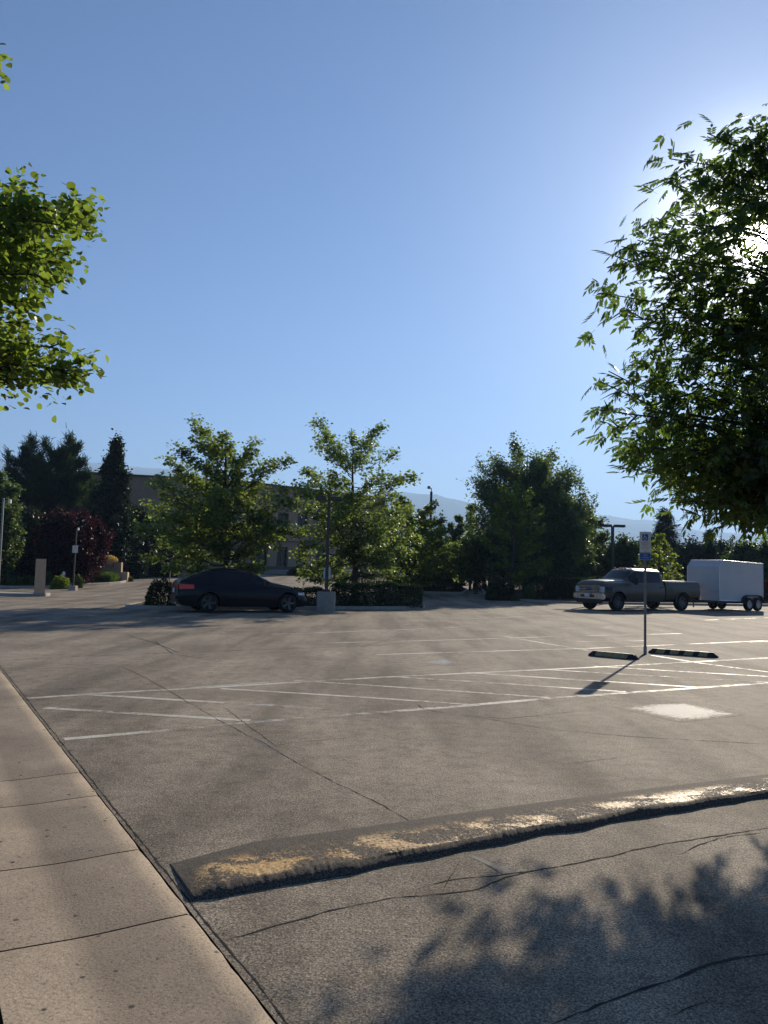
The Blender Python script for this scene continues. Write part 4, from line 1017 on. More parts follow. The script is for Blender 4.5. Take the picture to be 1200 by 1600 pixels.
# ------------------------------------------------------------------ vehicles
def smooth_prof(xs, zs, n=400, k=9):
    X = np.linspace(xs[0], xs[-1], n); Z = np.interp(X, xs, zs); pad = np.pad(Z, k, mode='edge'); ker = np.hanning(2*k+1); ker /= ker.sum()
    return X, np.convolve(pad, ker, 'valid')
class Body:
    """lofted car body.  x forward, z up."""
    def __init__(s, L, W, belt, top, roofw, sill, wheels, ra, endround=0.10, k=9, bulge=0.03, crown=0.05, zw=0.33, low=None):
        s.L, s.W, s.ra, s.wh, s.sill, s.zw = L, W, ra, wheels, sill, zw
        s.bx, s.bz = smooth_prof(*belt, k=k); s.tx, s.tz = smooth_prof(*top, k=k); s.rw = roofw; s.er = endround; s.bulge = bulge; s.crown = crown
        s.low = low
    def belt(s, x): return float(np.interp(x, s.bx, s.bz))
    def top(s, x): return float(np.interp(x, s.tx, s.tz))
    def half(s, x):
        u = abs(x)/(s.L/2); return s.W/2*(1-s.er*u**5)
    def bottom(s, x):
        z = s.sill
        if s.low: z = float(np.interp(x, *s.low))
        for xw in s.wh:
            d = abs(x-xw)
            if d < s.ra: z = max(z, s.zw + math.sqrt(max(0, s.ra**2-d*d)))
        return z
    def section(s, x):
        hw = s.half(x); zb = s.bottom(x); zs = s.belt(x); zt = max(s.top(x), zs+0.01); g = min(1, max(0, (zt-zs-0.02)/0.42))
        pts = []
        for t in (0, 0.2, 0.45, 0.7, 0.9, 1.0):
            z = zb + (zs-zb)*t
            zn = (z-s.sill)/(zs-s.sill+1e-6)
            y = hw*(0.95 + 0.05*math.sin(math.pi*min(1, zn*0.95+0.05))) + s.bulge*math.sin(math.pi*zn) - 0.03*max(0, zn-0.85)/0.15
            pts.append((y, z))
        yb = pts[-1][0]
        yr = s.rw*(1 if g > 0.3 else 1)
        for t in (0.12, 0.5, 0.88):       # side glass zone
            yy = yb*0.975 + (yr-yb*0.975)*t; zz = zs + (zt-s.crown*g-zs)*t
            y2 = yb*(0.975-0.12*t); z2 = zs+(zt-zs)*t*0.75
            pts.append((y2+(yy-y2)*g, z2+(zz-z2)*g))
        for t in (0.80, 0.4, 0.0):
            yy = yr*t; zz = zt - s.crown*g*(t**2)*0.9
            y2 = yb*0.86*t; z2 = zt-(zt-zs)*0.3*t**2
            pts.append((y2+(yy-y2)*g, z2+(zz-z2)*g))
        return pts
    def xs(s):
        b = list(np.linspace(-s.L/2, s.L/2, int(s.L/0.05)))
        for xw in s.wh:
            for k in range(13): b.append(xw + s.ra*math.cos(math.pi*k/12)*0.9999)
            b += [xw-s.ra-0.002, xw+s.ra+0.002]
        return sorted(b)
    def build(s, root, mat, name='body'):
        X = s.xs(); V = []; F_ = []; S = [s.section(x) for x in X]; n = len(S[0])*2-1
        for x, sec in zip(X, S):
            V += [(x, -y, z) for y, z in sec] + [(x, y, z) for y, z in sec[::-1][1:]]
        for i in range(len(X)-1):
            for k in range(n-1): F_.append((i*n+k, (i+1)*n+k, (i+1)*n+k+1, i*n+k+1))
        F_.append(tuple(range(n))[::-1]); F_.append(tuple((len(X)-1)*n+k for k in range(n)))
        # floor
        for i in range(len(X)-1): F_.append((i*n, i*n+n-1, (i+1)*n+n-1, (i+1)*n))
        o = mesh_obj(name, V, F_, mat, root, smooth=True)
        try: o.data.set_sharp_from_angle(angle=rad(35))
        except Exception: pass
        return o
    def side_y(s, x, z):
        sec = s.section(x); zz = [p[1] for p in sec[:9]]; yy = [p[0] for p in sec[:9]]
        return float(np.interp(z, zz, yy))
    def side_patch(s, x0, x1, lo, hi, side, mat, root, name, off=0.006, n=14, m=4):
        "lo/hi: functions x->z"
        V = []; F_ = []
        for i in range(n+1):
            x = x0+(x1-x0)*i/n
            for j in range(m+1):
                z = lo(x)+(hi(x)-lo(x))*j/m; V.append((x, side*(s.side_y(x, z)+off), z))
        for i in range(n):
            for j in range(m): k = i*(m+1)+j; F_.append((k, k+m+1, k+m+2, k+1))
        return mesh_obj(name, V, F_, mat, root, smooth=True)
    def top_patch(s, x0, x1, mat, root, name, wfrac=0.93, off=0.006, n=12):
        V = []; F_ = []; m = 6
        for i in range(n+1):
            x = x0+(x1-x0)*i/n; sec = s.section(x)[8:]; ys = [p[0] for p in sec][::-1]; zs = [p[1] for p in sec][::-1]
            ym = ys[-1]*wfrac
            for j in range(-m, m+1):
                y = ym*j/m; V.append((x, y, float(np.interp(abs(y), ys, zs))+off))
        c = 2*m+1
        for i in range(n):
            for j in range(c-1): k = i*c+j; F_.append((k, k+c, k+c+1, k+1))
        return mesh_obj(name, V, F_, mat, root, smooth=True)
def wheel(root, x, y, z, r, wd, rimr, spokes, rimmat, side, twin=1):
    hub = MB().lathe([(0.0, 0.0), (rimr*0.9, 0.0), (rimr*0.9, 0.02), (0, 0.02)], n=20, axis='Y').build('wheel', MAT['black_trim'], root)
    hub.location = (x, y, z)
    h = wd/2
    MB().lathe([(rimr, -h*0.8), (rimr+0.02, -h), (r-0.05, -h), (r-0.01, -h*0.75), (r, -h*0.4), (r, h*0.4), (r-0.01, h*0.75), (r-0.05, h), (rimr+0.02, h), (rimr, h*0.8), (rimr, -h*0.8)], n=28, axis='Y').build('tyre', MAT['rubber'], hub, smooth=True)
    mb = MB(); s = side; f = h*0.85*s
    mb.lathe([(rimr+0.004, f), (rimr-0.012, f+0.004*s), (rimr-0.03, f-0.03*s), (rimr-0.03, f-0.07*s)], n=28, axis='Y')
    mb.lathe([(0.0, f-0.005*s), (0.045, f-0.01*s), (0.065, f-0.03*s), (0.065, f-0.06*s)], n=14, axis='Y')
    for k in range(spokes):
        for da in (-0.10*twin, 0.10*twin) if twin else (0,):
            a = 2*math.pi*k/spokes; a2 = a+da; wd_ = 0.016 if twin else 0.03
            d1 = Vector((math.cos(a), 0, math.sin(a))); d2 = Vector((math.cos(a2), 0, math.sin(a2))); t = Vector((-d1.z, 0, d1.x))
            p0 = d1*0.05 + t*da*0.15; p1 = d2*(rimr-0.015)
            yy0 = Vector((0, f-0.02*s, 0)); yy1 = Vector((0, f-0.008*s, 0)); bk = Vector((0, -0.03*s, 0))
            mb.add([p0-t*wd_+yy0, p0+t*wd_+yy0, p1+t*wd_*1.2+yy1, p1-t*wd_*1.2+yy1, p0-t*wd_+yy0+bk, p0+t*wd_+yy0+bk, p1+t*wd_*1.2+yy1+bk, p1-t*wd_*1.2+yy1+bk],
                   [(0, 1, 2, 3), (7, 6, 5, 4), (0, 4, 5, 1), (1, 5, 6, 2), (2, 6, 7, 3), (3, 7, 4, 0)])
    mb.build('rim', MAT[rimmat], hub)
    return hub
def slab(root, name, c, d, mat, rz=0.0, bev=0.01): return MB().box(c, d, rz, bev=bev).build(name, MAT[mat], root)

def fastback():
    # near-side wheel contact points measured from the photo
    pr, pf = G(325, 957.5), G(449, 957.5)
    d = (pf-pr); d.z = 0; yaw = math.atan2(d.y, d.x); u = d.normalized(); nl = Vector((-u.y, u.x, 0)); W = 1.83
    wb = 2.84
    mid = (pr+pf)/2 + nl*(W/2-0.1) - u*0.13
    root = empty('fastback_car', mid, yaw, 'glossy black fastback car parked side-on at the kerb under the island tree', 'car')
    L = 4.62
    xr, xf = -wb/2+0.13, wb/2+0.13
    B = Body(L, W, belt=([-2.31, -2.22, -1.6, 0, 0.9, 1.5, 2.0, 2.25, 2.31], [0.80, 1.0, 1.02, 0.97, 0.94, 0.88, 0.76, 0.64, 0.5]),
             top=([-2.31, -2.26, -2.05, -1.6, -1.15, -0.7, -0.2, 0.2, 0.6, 0.98, 1.3, 1.7, 2.05, 2.24, 2.31], [0.84, 1.09, 1.16, 1.36, 1.49, 1.55, 1.55, 1.48, 1.31, 1.09, 1.03, 0.95, 0.82, 0.68, 0.52]),
             roofw=0.58, sill=0.24, wheels=(xr, xf), ra=0.385, endround=0.26, k=7, zw=0.345,
             low=([-2.31, -2.2, -1.9, 1.9, 2.2, 2.31], [0.36, 0.28, 0.22, 0.20, 0.22, 0.28]))
    body = B.build(root, MAT['black_paint'])
    slab(root, 'underbody', (0, 0, 0.42), (L-0.5, W-0.56, 0.42), 'black_trim')
    for sd in (-1, 1):
        hi = lambda x: B.belt(x)+(B.top(x)-0.05-B.belt(x))*0.84
        lo = lambda x: B.belt(x)+0.035
        B.side_patch(-0.16, 0.84, lo, lambda x: max(lo(x)+0.004, hi(x)), sd, MAT['win_glass'], root, 'front_side_window')
        B.side_patch(-1.12, -0.22, lo, hi, sd, MAT['win_glass'], root, 'rear_side_window')
        B.side_patch(-1.66, -1.18, lo, lambda x: max(lo(x)+0.004, hi(x)), sd, MAT['win_glass'], root, 'quarter_window')
        # door seams
        for xs_ in (0.95, -0.25, -1.18):
            B.side_patch(xs_, xs_+0.008, lambda x: 0.32, lambda x: B.belt(x), sd, MAT['black_trim'], root, 'door_seam', off=0.003, n=1, m=8)
        for xs_ in (-0.1, -1.05):
            slab(root, 'door_handle', (xs_, sd*(B.side_y(xs_, 0.84)+0.015), 0.84), (0.20, 0.03, 0.03), 'black_paint')
        m_ = slab(root, 'mirror', (0.66, sd*(0.99), 1.04), (0.13, 0.20, 0.13), 'black_paint', bev=0.035)
        slab(m_, 'mirror_glass', (0.592, sd*0.99, 1.04), (0.006, 0.15, 0.09), 'chrome', bev=0.001)
        B.side_patch(-2.27, -1.80, lambda x: 0.80+0.03*(x+2.27), lambda x: 0.975-0.05*(x+2.27), sd, MAT['red_glass'], root, 'tail_lamp', off=0.01, n=8)
        B.side_patch(1.93, 2.24, lambda x: 0.62+0.03*(2.24-x), lambda x: 0.71+0.02*(2.24-x), sd, MAT['clear_lens'], root, 'headlamp', off=0.01, n=8)
    for sd in (-1, 1): slab(root, 'rear_lamp', (-2.315, sd*0.46, 0.90), (0.04, 0.34, 0.14), 'red_glass', bev=0.015)
    B.top_patch(0.36, 0.98, MAT['win_glass'], root, 'windscreen'); B.top_patch(-2.0, -1.2, MAT['win_glass'], root, 'rear_window', 0.88)
    slab(root, 'rear_bumper', (-2.31, 0, 0.50), (0.12, 1.3, 0.22), 'black_paint', bev=0.05)
    slab(root, 'diffuser', (-2.31, 0, 0.33), (0.10, 1.2, 0.10), 'rim_dark', bev=0.02)
    slab(root, 'licence_plate', (-2.335, 0, 0.74), (0.012, 0.32, 0.15), 'plate', bev=0.002)
    for sd in (-1, 1): MB().tube([(-2.39, sd*0.55, 0.31), (-2.1, sd*0.55, 0.31)], 0.045, 12).build('exhaust_tip', MAT['chrome'], root)
    slab(root, 'grille', (2.30, 0, 0.58), (0.05, 0.7, 0.16), 'rim_dark', bev=0.01)
    for x in (xr, xf):
        for sd in (-1, 1): wheel(root, x, sd*(W/2-0.13), 0.34, 0.34, 0.235, 0.24, 5, 'rim_dark', sd)
fastback()

def pickup():
    pf, pr = G(960, 954.8), G(1068, 954.4)
    d = pf-pr; d.z = 0; u = d.normalized(); yaw = math.atan2(d.y, d.x); nl = Vector((-u.y, u.x, 0))   # left side of truck = toward camera
    W = 2.03; wb = 4.18; mid = (pf+pr)/2 - nl*(W/2-0.12)
    root = empty('pickup_truck', mid, yaw, 'taupe four-door pickup truck with amber roof lights towing the white trailer', 'pickup truck')
    xf, xr = wb/2, -wb/2
    Lf, Lr = xf+0.80, xr-1.20; L = Lf-Lr; cx = (Lf+Lr)/2
    sub = bpy.data.objects.new('chassis_frame', None)
    bpy.data.objects.remove(sub)
    # cab + front clip as one loft (local x shifted)
    xc0 = -0.93      # back of cab
    Lc = Lf-xc0; c0 = (Lf+xc0)/2
    def X(a): return [v-c0 for v in a]
    B = Body(Lc, W, belt=(X([xc0, 1.1, 1.3, 2.0, 2.7, Lf-0.03, Lf]), [1.29, 1.29, 1.29, 1.28, 1.26, 1.23, 1.16]),
             top=(X([xc0, xc0+0.02, xc0+0.14, -0.2, 0.6, 0.85, 1.05, 1.52, 1.7, 2.3, 2.75, Lf-0.04, Lf]), [1.6, 1.90, 1.965, 1.99, 1.985, 1.96, 1.88, 1.47, 1.43, 1.42, 1.38, 1.31, 1.18]),
             roofw=0.72, sill=0.48, wheels=(xf-c0,), ra=0.50, endround=0.06, k=4, zw=0.41, bulge=0.02, crown=0.05,
             low=(X([xc0, 1.4, 2.4, Lf]), [0.50, 0.50, 0.58, 0.60]))
    cab = B.build(root, MAT['truck_paint'], 'cab'); cab.location = (c0, 0, 0)
    def sh(o): o.location = Vector(o.location)+Vector((c0, 0, 0)); return o
    for sd in (-1, 1):
        lo = lambda x: B.belt(x)+0.03
        hi = lambda x: B.belt(x)+(B.top(x)-0.05-B.belt(x))*0.84
        sh(B.side_patch(0.30-c0, 1.30-c0, lo, lambda x: max(lo(x)+0.004, hi(x)), sd, MAT['win_glass'], root, 'front_side_window'))
        sh(B.side_patch(-0.74-c0, 0.20-c0, lo, hi, sd, MAT['win_glass'], root, 'rear_side_window'))
        for xs_ in (1.42, 0.25, xc0+0.12):
            sh(B.side_patch(xs_-c0, xs_+0.012-c0, lambda x: 0.56, lambda x: B.belt(x)+0.02, sd, MAT['black_trim'], root, 'door_seam', off=0.003, n=1, m=8))
        for xs_ in (0.42, -0.66): slab(root, 'door_handle', (xs_, sd*(B.side_y(xs_-c0, 1.1)+0.02), 1.1), (0.20, 0.04, 0.05), 'black_trim')
        m_ = slab(root, 'mirror', (1.25, sd*1.22, 1.38), (0.12, 0.22, 0.34), 'black_trim', bev=0.04)
        slab(m_, 'mirror_arm', (1.25, sd*1.06, 1.32), (0.05, 0.16, 0.05), 'black_trim')
        sh(B.side_patch(Lf-0.40-c0, Lf-0.02-c0, lambda x: 0.84, lambda x: 1.09, sd, MAT['win_glass'], root, 'corner_lamp', off=0.012, n=6))
        slab(root, 'headlamp', (Lf+0.015, sd*0.83, 0.965), (0.05, 0.24, 0.28), 'clear_lens', bev=0.02)
        slab(root, 'running_board', (0.3, sd*0.98, 0.46), (2.5, 0.16, 0.06), 'black_trim', bev=0.02)
        # wheel arch lip
        for xw in (xf, xr):
            mb = MB(); pts = []
            mb.tube([(xw+0.51*math.cos(a), sd*(W/2+0.015), 0.41+0.51*math.sin(a)) for a in np.linspace(0.05, math.pi-0.05, 16)], 0.028, 6)
            mb.build('arch_trim', MAT['truck_paint'], root, smooth=True)
    sh(B.top_patch(1.00-c0, 1.54-c0, MAT['win_glass'], root, 'windscreen', 0.95))
    for k, y in enumerate((-0.5, -0.17, 0, 0.17, 0.5)):
        MB().lathe([(0.0, 0.055), (0.04, 0.045), (0.055, 0.0)], (0.86-0.02*abs(y), y, 1.955), n=10).build('roof_marker_light', MAT['amber'], root, smooth=True)
    # bed
    bl = xc0-0.03-(Lr); bc = (xc0-0.03+Lr)/2
    Bb = Body(bl, W-0.02, belt=([-bl/2, bl/2], [1.36, 1.38]), top=([-bl/2, bl/2], [1.375, 1.395]), roofw=0.9, sill=0.55, wheels=(xr-bc,), ra=0.50, endround=0.02, k=2, zw=0.41, bulge=0.02,
              low=([-bl/2, bl/2], [0.62, 0.52]))
    bed = Bb.build(root, MAT['truck_paint'], 'bed'); bed.location = (bc, 0, 0)
    slab(root, 'bed_cover', (bc+0.02, 0, 1.405), (bl-0.12, 1.66, 0.045), 'trailer_trim', bev=0.015)
    for sd in (-1, 1):
        slab(root, 'tail_lamp', (Lr+0.02, sd*0.93, 1.08), (0.07, 0.14, 0.34), 'red_glass', bev=0.02)
    slab(root, 'fuel_door', (xr+0.75, (W/2+0.022), 1.02), (0.17, 0.008, 0.17), 'truck_paint', bev=0.004)
    slab(root, 'rear_bumper', (Lr-0.08, 0, 0.62), (0.16, 1.94, 0.2), 'chrome', bev=0.04)
    slab(root, 'tow_hitch', (Lr-0.22, 0, 0.48), (0.35, 0.08, 0.08), 'black_trim')
    slab(root, 'frame_rail', (cx, 0, 0.55), (L-0.5, 1.1, 0.24), 'black_trim')
    # grille, bumper
    slab(root, 'grille', (Lf+0.015, 0, 0.98), (0.06, 1.40, 0.34), 'chrome', bev=0.03)
    gr = slab(root, 'grille_mesh', (Lf+0.045, 0, 0.98), (0.02, 1.30, 0.26), 'black_trim')
    for z in (0.90, 0.98, 1.06): slab(gr, 'grille_bar', (Lf+0.065, 0, z), (0.03, 1.28, 0.030), 'chrome', bev=0.008)
    for y in (-0.32, 0.32): slab(gr, 'grille_bar', (Lf+0.064, y, 0.98), (0.026, 0.03, 0.25), 'chrome', bev=0.006)
    eb = MB(); eb.lathe([(0.0, 0.02), (0.11, 0.015), (0.12, 0.0)], n=20, axis='Z'); ev = [Vector((Lf+0.08+v.z, v.x, 0.98+v.y*0.42)) for v in eb.v]; eb.v = ev
    eb.build('badge', MAT['sign_blue'], root)
    bp = slab(root, 'front_bumper', (Lf+0.06, 0, 0.66), (0.22, 2.00, 0.27), 'chrome', bev=0.06)
    slab(bp, 'air_intake', (Lf+0.172, 0, 0.66), (0.02, 0.9, 0.11), 'black_trim')
    slab(bp, 'licence_plate', (Lf+0.185, 0, 0.70), (0.01, 0.32, 0.16), 'plate', bev=0.002)
    for sd in (-1, 1): MB().lathe([(0.0, 0.0), (0.07, 0.0), (0.08, -0.02)], n=14, axis='Z').build('fog_lamp', MAT['clear_lens'], bp).matrix_local = Matrix.Translation((Lf+0.175, sd*0.75, 0.66)) @ Matrix.Rotation(rad(90), 4, 'Y')
    slab(root, 'air_dam', (Lf+0.05, 0, 0.44), (0.12, 1.6, 0.20), 'black_trim')
    for x in (xf, xr):
        for sd in (-1, 1): wheel(root, x, sd*(W/2-0.15), 0.41, 0.41, 0.28, 0.255, 8, 'rim_dark', sd, 0)
    return root, u, mid, Lr
truck, tu, tmid, tLr = pickup()

def trailer():
    hitch = tmid + tu*(tLr-0.45)
    # near-side front bottom corner and heading from the photo
    c_fn = P(1124, 939, 39.3); yaw = rad(180+31); u = Vector((math.cos(yaw), math.sin(yaw), 0)); nl = Vector((-u.y, u.x, 0))
    Lb, W = 3.5, 1.85
    # local: x forward, y left(near side); body from x=-Lb/2..Lb/2
    fn = Vector((c_fn.x, c_fn.y, 0)); mid = fn - u*(Lb/2) - nl*0 ; mid = mid - nl*(W/2)
    # nl points to truck's left (camera side)
    root = empty('cargo_trailer', mid, yaw, 'small white enclosed cargo trailer with tandem wheels behind the pickup', 'trailer')
    z0, zt = 0.50, 2.50; hb = 0.0
    # tilt: rear a touch lower
    pit = 0.022
    V = []; prof = [(Lb/2, z0), (Lb/2, 2.18), (Lb/2-0.30, zt), (-Lb/2, zt-0.02), (-Lb/2, z0)]
    mb = MB(); n = len(prof)
    V = [(x, -W/2, z+(x-Lb/2)*pit) for x, z in prof] + [(x, W/2, z+(x-Lb/2)*pit) for x, z in prof]
    mb.add(V, [tuple(range(n)), tuple(range(2*n-1, n-1, -1))] + [(i, (i+1) % n, n+(i+1) % n, n+i) for i in range(n)])
    mb.build('body', MAT['trailer'], root, smooth=False)
    tr = MB()
    for sd in (-1, 1):
        y = sd*(W/2+0.006)
        for (xa, za), (xb, zc) in zip(prof[:3], prof[1:4]):
            tr.tube([(xa, y, za+(xa-Lb/2)*pit), (xb, y, zc+(xb-Lb/2)*pit)], 0.022, 6)
        tr.tube([(-Lb/2, y, z0-Lb*pit), (-Lb/2, y, zt-0.02-Lb*pit)], 0.022, 6); tr.tube([(Lb/2, y, z0+0.02), (-Lb/2, y, z0+0.02-Lb*pit)], 0.028, 6)
    tr.tube([(Lb/2, -W/2, 2.18), (Lb/2, W/2, 2.18)], 0.015, 6); tr.tube([(Lb/2-0.3, -W/2, zt), (Lb/2-0.3, W/2, zt)], 0.02, 6)
    tr.build('edge_trim', MAT['trailer_trim'], root)
    slab(root, 'rock_guard', (Lb/2+0.008, 0, 0.74), (0.012, W-0.06, 0.46), 'trailer', bev=0.003)
    slab(root, 'guard_strip', (Lb/2+0.018, 0, 0.98), (0.014, W-0.06, 0.03), 'trailer_trim', bev=0.003)
    xw = -0.75
    for sd in (-1, 1):
        fen = MB(); y0, y1 = sd*(W/2-0.01), sd*(W/2+0.22)
        path = [(xw+0.82, 0.42), (xw+0.76, 0.62), (xw+0.62, 0.74), (xw+0.4, 0.80), (xw-0.4, 0.80), (xw-0.62, 0.74), (xw-0.76, 0.62), (xw-0.82, 0.42)]
        vs = []
        for x, z in path: vs += [(x, y0, z), (x, y1, z), (x, y1, z-0.05), (x, y0, z-0.03)]
        fs = []
        for i in range(len(path)-1):
            for k in range(4): fs.append((i*4+k, (i+1)*4+k, (i+1)*4+(k+1) % 4, i*4+(k+1) % 4))
        fen.add(vs, fs).build('fender', MAT['black_trim'], root)
        for dx in (0.36, -0.36):
            wheel(root, xw+dx, sd*(W/2+0.10), 0.335, 0.335, 0.2, 0.20, 8, 'rim_grey', sd, 0)
    slab(root, 'frame', (0, 0, 0.42), (Lb, W-0.2, 0.10), 'black_trim'); 
    tg = MB(); tg.tube([(Lb/2, -0.7, 0.44), (Lb/2+1.15, 0, 0.46)], 0.045, 6); tg.tube([(Lb/2, 0.7, 0.44), (Lb/2+1.15, 0, 0.46)], 0.045, 6); tg.tube([(Lb/2, 0, 0.44), (Lb/2+1.45, 0, 0.47)], 0.05, 6)
    tg.build('tongue', MAT['black_trim'], root)
    MB().tube([(Lb/2+0.9, 0.12, 0.15), (Lb/2+0.9, 0.12, 0.75)], 0.035, 8).build('jack', MAT['galv'], root)
trailer()

def far_car(px, D, label, mat, yaw, name='parked_car', sc_=1.0):
    b = on(px, D); root = empty(name, b, yaw, label, 'car')
    B = Body(4.5, 1.8, belt=([-2.25, -2.15, 0, 1, 2.1, 2.25], [0.7, 0.93, 0.93, 0.93, 0.75, 0.55]),
             top=([-2.25, -2.15, -1.7, -1.2, -0.3, 0.3, 1.0, 1.3, 2.1, 2.25], [0.75, 0.98, 1.1, 1.4, 1.46, 1.42, 1.05, 0.97, 0.8, 0.58]), roofw=0.58, sill=0.22, wheels=(-1.35, 1.35), ra=0.36, k=8)
    B.build(root, mat)
    for sd in (-1, 1):
        lo = lambda x: B.belt(x)+0.03
        B.side_patch(-1.4, 0.85, lo, lambda x: max(lo(x)+.004, B.belt(x)+(B.top(x)-0.05-B.belt(x))*0.84), sd, MAT['win_glass'], root, 'side_window')
    B.top_patch(0.35, 0.98, MAT['win_glass'], root, 'windscreen'); B.top_patch(-1.75, -1.2, MAT['win_glass'], root, 'rear_window')
    slab(root, 'underbody', (0, 0, 0.4), (3.9, 1.3, 0.4), 'black_trim')
    for x in (-1.35, 1.35):
        for sd in (-1, 1): wheel(root, x, sd*0.78, 0.32, 0.32, 0.2, 0.22, 6, 'rim_grey', sd, 0)
WC = plain('white_car_paint', (0.72, 0.74, 0.77), 0.3, var=0.03, coat=0.6)
far_car(662, 73, 'distant white car glimpsed below the foliage right of the island hedge', WC, rad(35))
far_car(738, 76, 'distant silver car half hidden between the small tree trunks', plain('silver_car_paint', (0.40, 0.42, 0.45), 0.3, 0.5, var=0.03, coat=0.6), rad(160))

# ------------------------------------------------------------------ trees of the middle distance
def Y(px, py, D): return tuple(P(px, py, D))
rr = random.Random(77)
def tips(lst, D, amp):
    out = []
    for st, px, py in lst: out.append((st, Y(px, py, D + rr.uniform(-amp, amp))))
    return out
D1 = 32.0
oak1 = [(0.80, 301, 658), (0.86, 318, 672), (0.9, 349, 678), (0.85, 356, 700), (0.72, 283, 699), (0.66, 257, 719), (0.62, 275, 735), (0.78, 330, 700), (0.72, 400, 697), (0.70, 386, 708), (0.64, 450, 716), (0.62, 425, 722),
        (0.55, 466, 782), (0.52, 448, 765), (0.55, 260, 757), (0.5, 238, 790), (0.42, 242, 812), (0.45, 300, 790), (0.45, 420, 800), (0.4, 452, 826), (0.36, 440, 815), (0.35, 250, 850), (0.25, 232, 868), (0.2, 262, 885),
        (0.3, 420, 845), (0.22, 405, 885), (0.2, 300, 892), (0.16, 350, 895), (0.18, 375, 888), (0.6, 345, 740), (0.5, 340, 770), (0.5, 395, 765), (0.4, 310, 830), (0.4, 380, 830), (0.3, 285, 865), (0.3, 345, 870),
        (0.68, 325, 725), (0.7, 372, 722), (0.75, 310, 690), (0.58, 290, 750), (0.34, 262, 835), (0.28, 330, 850), (0.56, 372, 750), (0.48, 270, 780), (0.3, 400, 862), (0.44, 258, 805)]
L1 = tips(oak1, D1, 1.6)
rngx = np.random.default_rng(8)
L1 += [(0.2+0.6*rngx.random(), tuple(np.array(Y(352, 830, D1)) + np.array([rngx.normal(0, 1.5), rngx.choice([-1, 1])*rngx.uniform(1.2, 3.0), rngx.uniform(-0.8, 2.2)]))) for _ in range(16)]
b = on(359, D1)
grow('oak_tree', (b.x, D1, 0.1), Y(352, 690, D1), L1, 'oak', T_OAK, 0.142, 42, 21, 'broad pin oak with layered limbs rising behind the black car', trunk_r=0.17, sub=0.48, spread=0.16, subn=9, rise=-0.06, inner=0.2)
D2 = 34.8
oak2 = [(0.85, 493, 661), (0.84, 505, 680), (0.82, 497, 695), (0.9, 550, 681), (0.92, 592, 668), (0.9, 580, 690), (0.84, 617, 708), (0.75, 648, 742), (0.7, 630, 752), (0.72, 475, 733), (0.7, 487, 748), (0.66, 463, 760), (0.8, 530, 705), (0.82, 562, 712),
        (0.7, 520, 740), (0.7, 600, 742), (0.6, 500, 770), (0.6, 610, 775), (0.5, 480, 800), (0.45, 470, 830), (0.35, 462, 868), (0.28, 470, 895), (0.2, 480, 905), (0.5, 625, 800), (0.42, 640, 830), (0.4, 600, 830), (0.35, 640, 862), (0.3, 610, 880),
        (0.22, 625, 898), (0.2, 580, 900), (0.18, 530, 905), (0.5, 545, 800), (0.4, 510, 850), (0.3, 560, 870), (0.6, 560, 770), (0.3, 495, 880), (0.45, 505, 820), (0.42, 575, 840), (0.55, 525, 785), (0.25, 600, 862), (0.6, 480, 785), (0.35, 535, 860)]
L2 = tips(oak2, D2, 1.6)
L2 += [(0.2+0.55*rngx.random(), tuple(np.array(Y(555, 850, D2)) + np.array([rngx.normal(0, 1.5), rngx.choice([-1, 1])*rngx.uniform(1.2, 3.2), rngx.uniform(-0.8, 2.0)]))) for _ in range(14)]
b = on(556, D2)
grow('oak_tree', (b.x, D2, 0.1), Y(553, 700, D2), L2, 'oak', T_OAK, 0.138, 40, 22, 'pin oak with two thin forked leaders standing in the hedge behind the twin-head lamp', trunk_r=0.16, sub=0.48, spread=0.16, subn=9, rise=-0.06, inner=0.2)

envtree('shade_tree', 640, 50, 775, 130, 'round', 'light', 'round yellow-green tree filling in right behind the second island oak', 31, 44, 0.2, 30, z0=0.12)
envtree('shade_tree', 822, 57, 703, 196, 'round', 'maple', 'largest dense dark green tree with rounded top at centre right', 32, 115, 0.18, 60, z0=0.14, trunk_r=0.25, sub=0.42, updir=0.9, flat=1.0, spread=0.2, jit=0.45)
envtree('shade_tree', 880, 54, 775, 100, 'round', 'maple', 'lower dark green tree leaning out to the right of the largest tree', 33, 50, 0.2, 44, z0=0.08, spread=0.2)
envtree('shade_tree', 905, 60, 800, 100, 'round', 'maple', 'dark bushy tree between the largest tree and the lamp behind the truck', 34, 46, 0.22, 40, z0=0.05, spread=0.2)
D3 = 48.5
sm = [(0.8, 785, 765), (0.82, 797, 775), (0.78, 803, 760), (0.76, 828, 768), (0.7, 822, 785), (0.65, 848, 790), (0.6, 843, 805), (0.5, 850, 825), (0.45, 845, 850), (0.35, 860, 876), (0.3, 848, 890), (0.2, 835, 905), (0.5, 765, 810), (0.4, 760, 845), (0.3, 762, 880),
      (0.6, 775, 790), (0.5, 815, 820), (0.4, 820, 850), (0.3, 790, 880), (0.2, 810, 900), (0.5, 785, 830), (0.3, 835, 880)]
b = on(801, D3)
grow('young_tree', b, Y(800, 775, D3), tips(sm, D3, 1.5), 'light', T_OAK, 0.19, 22, 35, 'young light green tree with upswept boughs in front of the largest tree', trunk_r=0.12, sub=0.4, spread=0.14, subn=8)
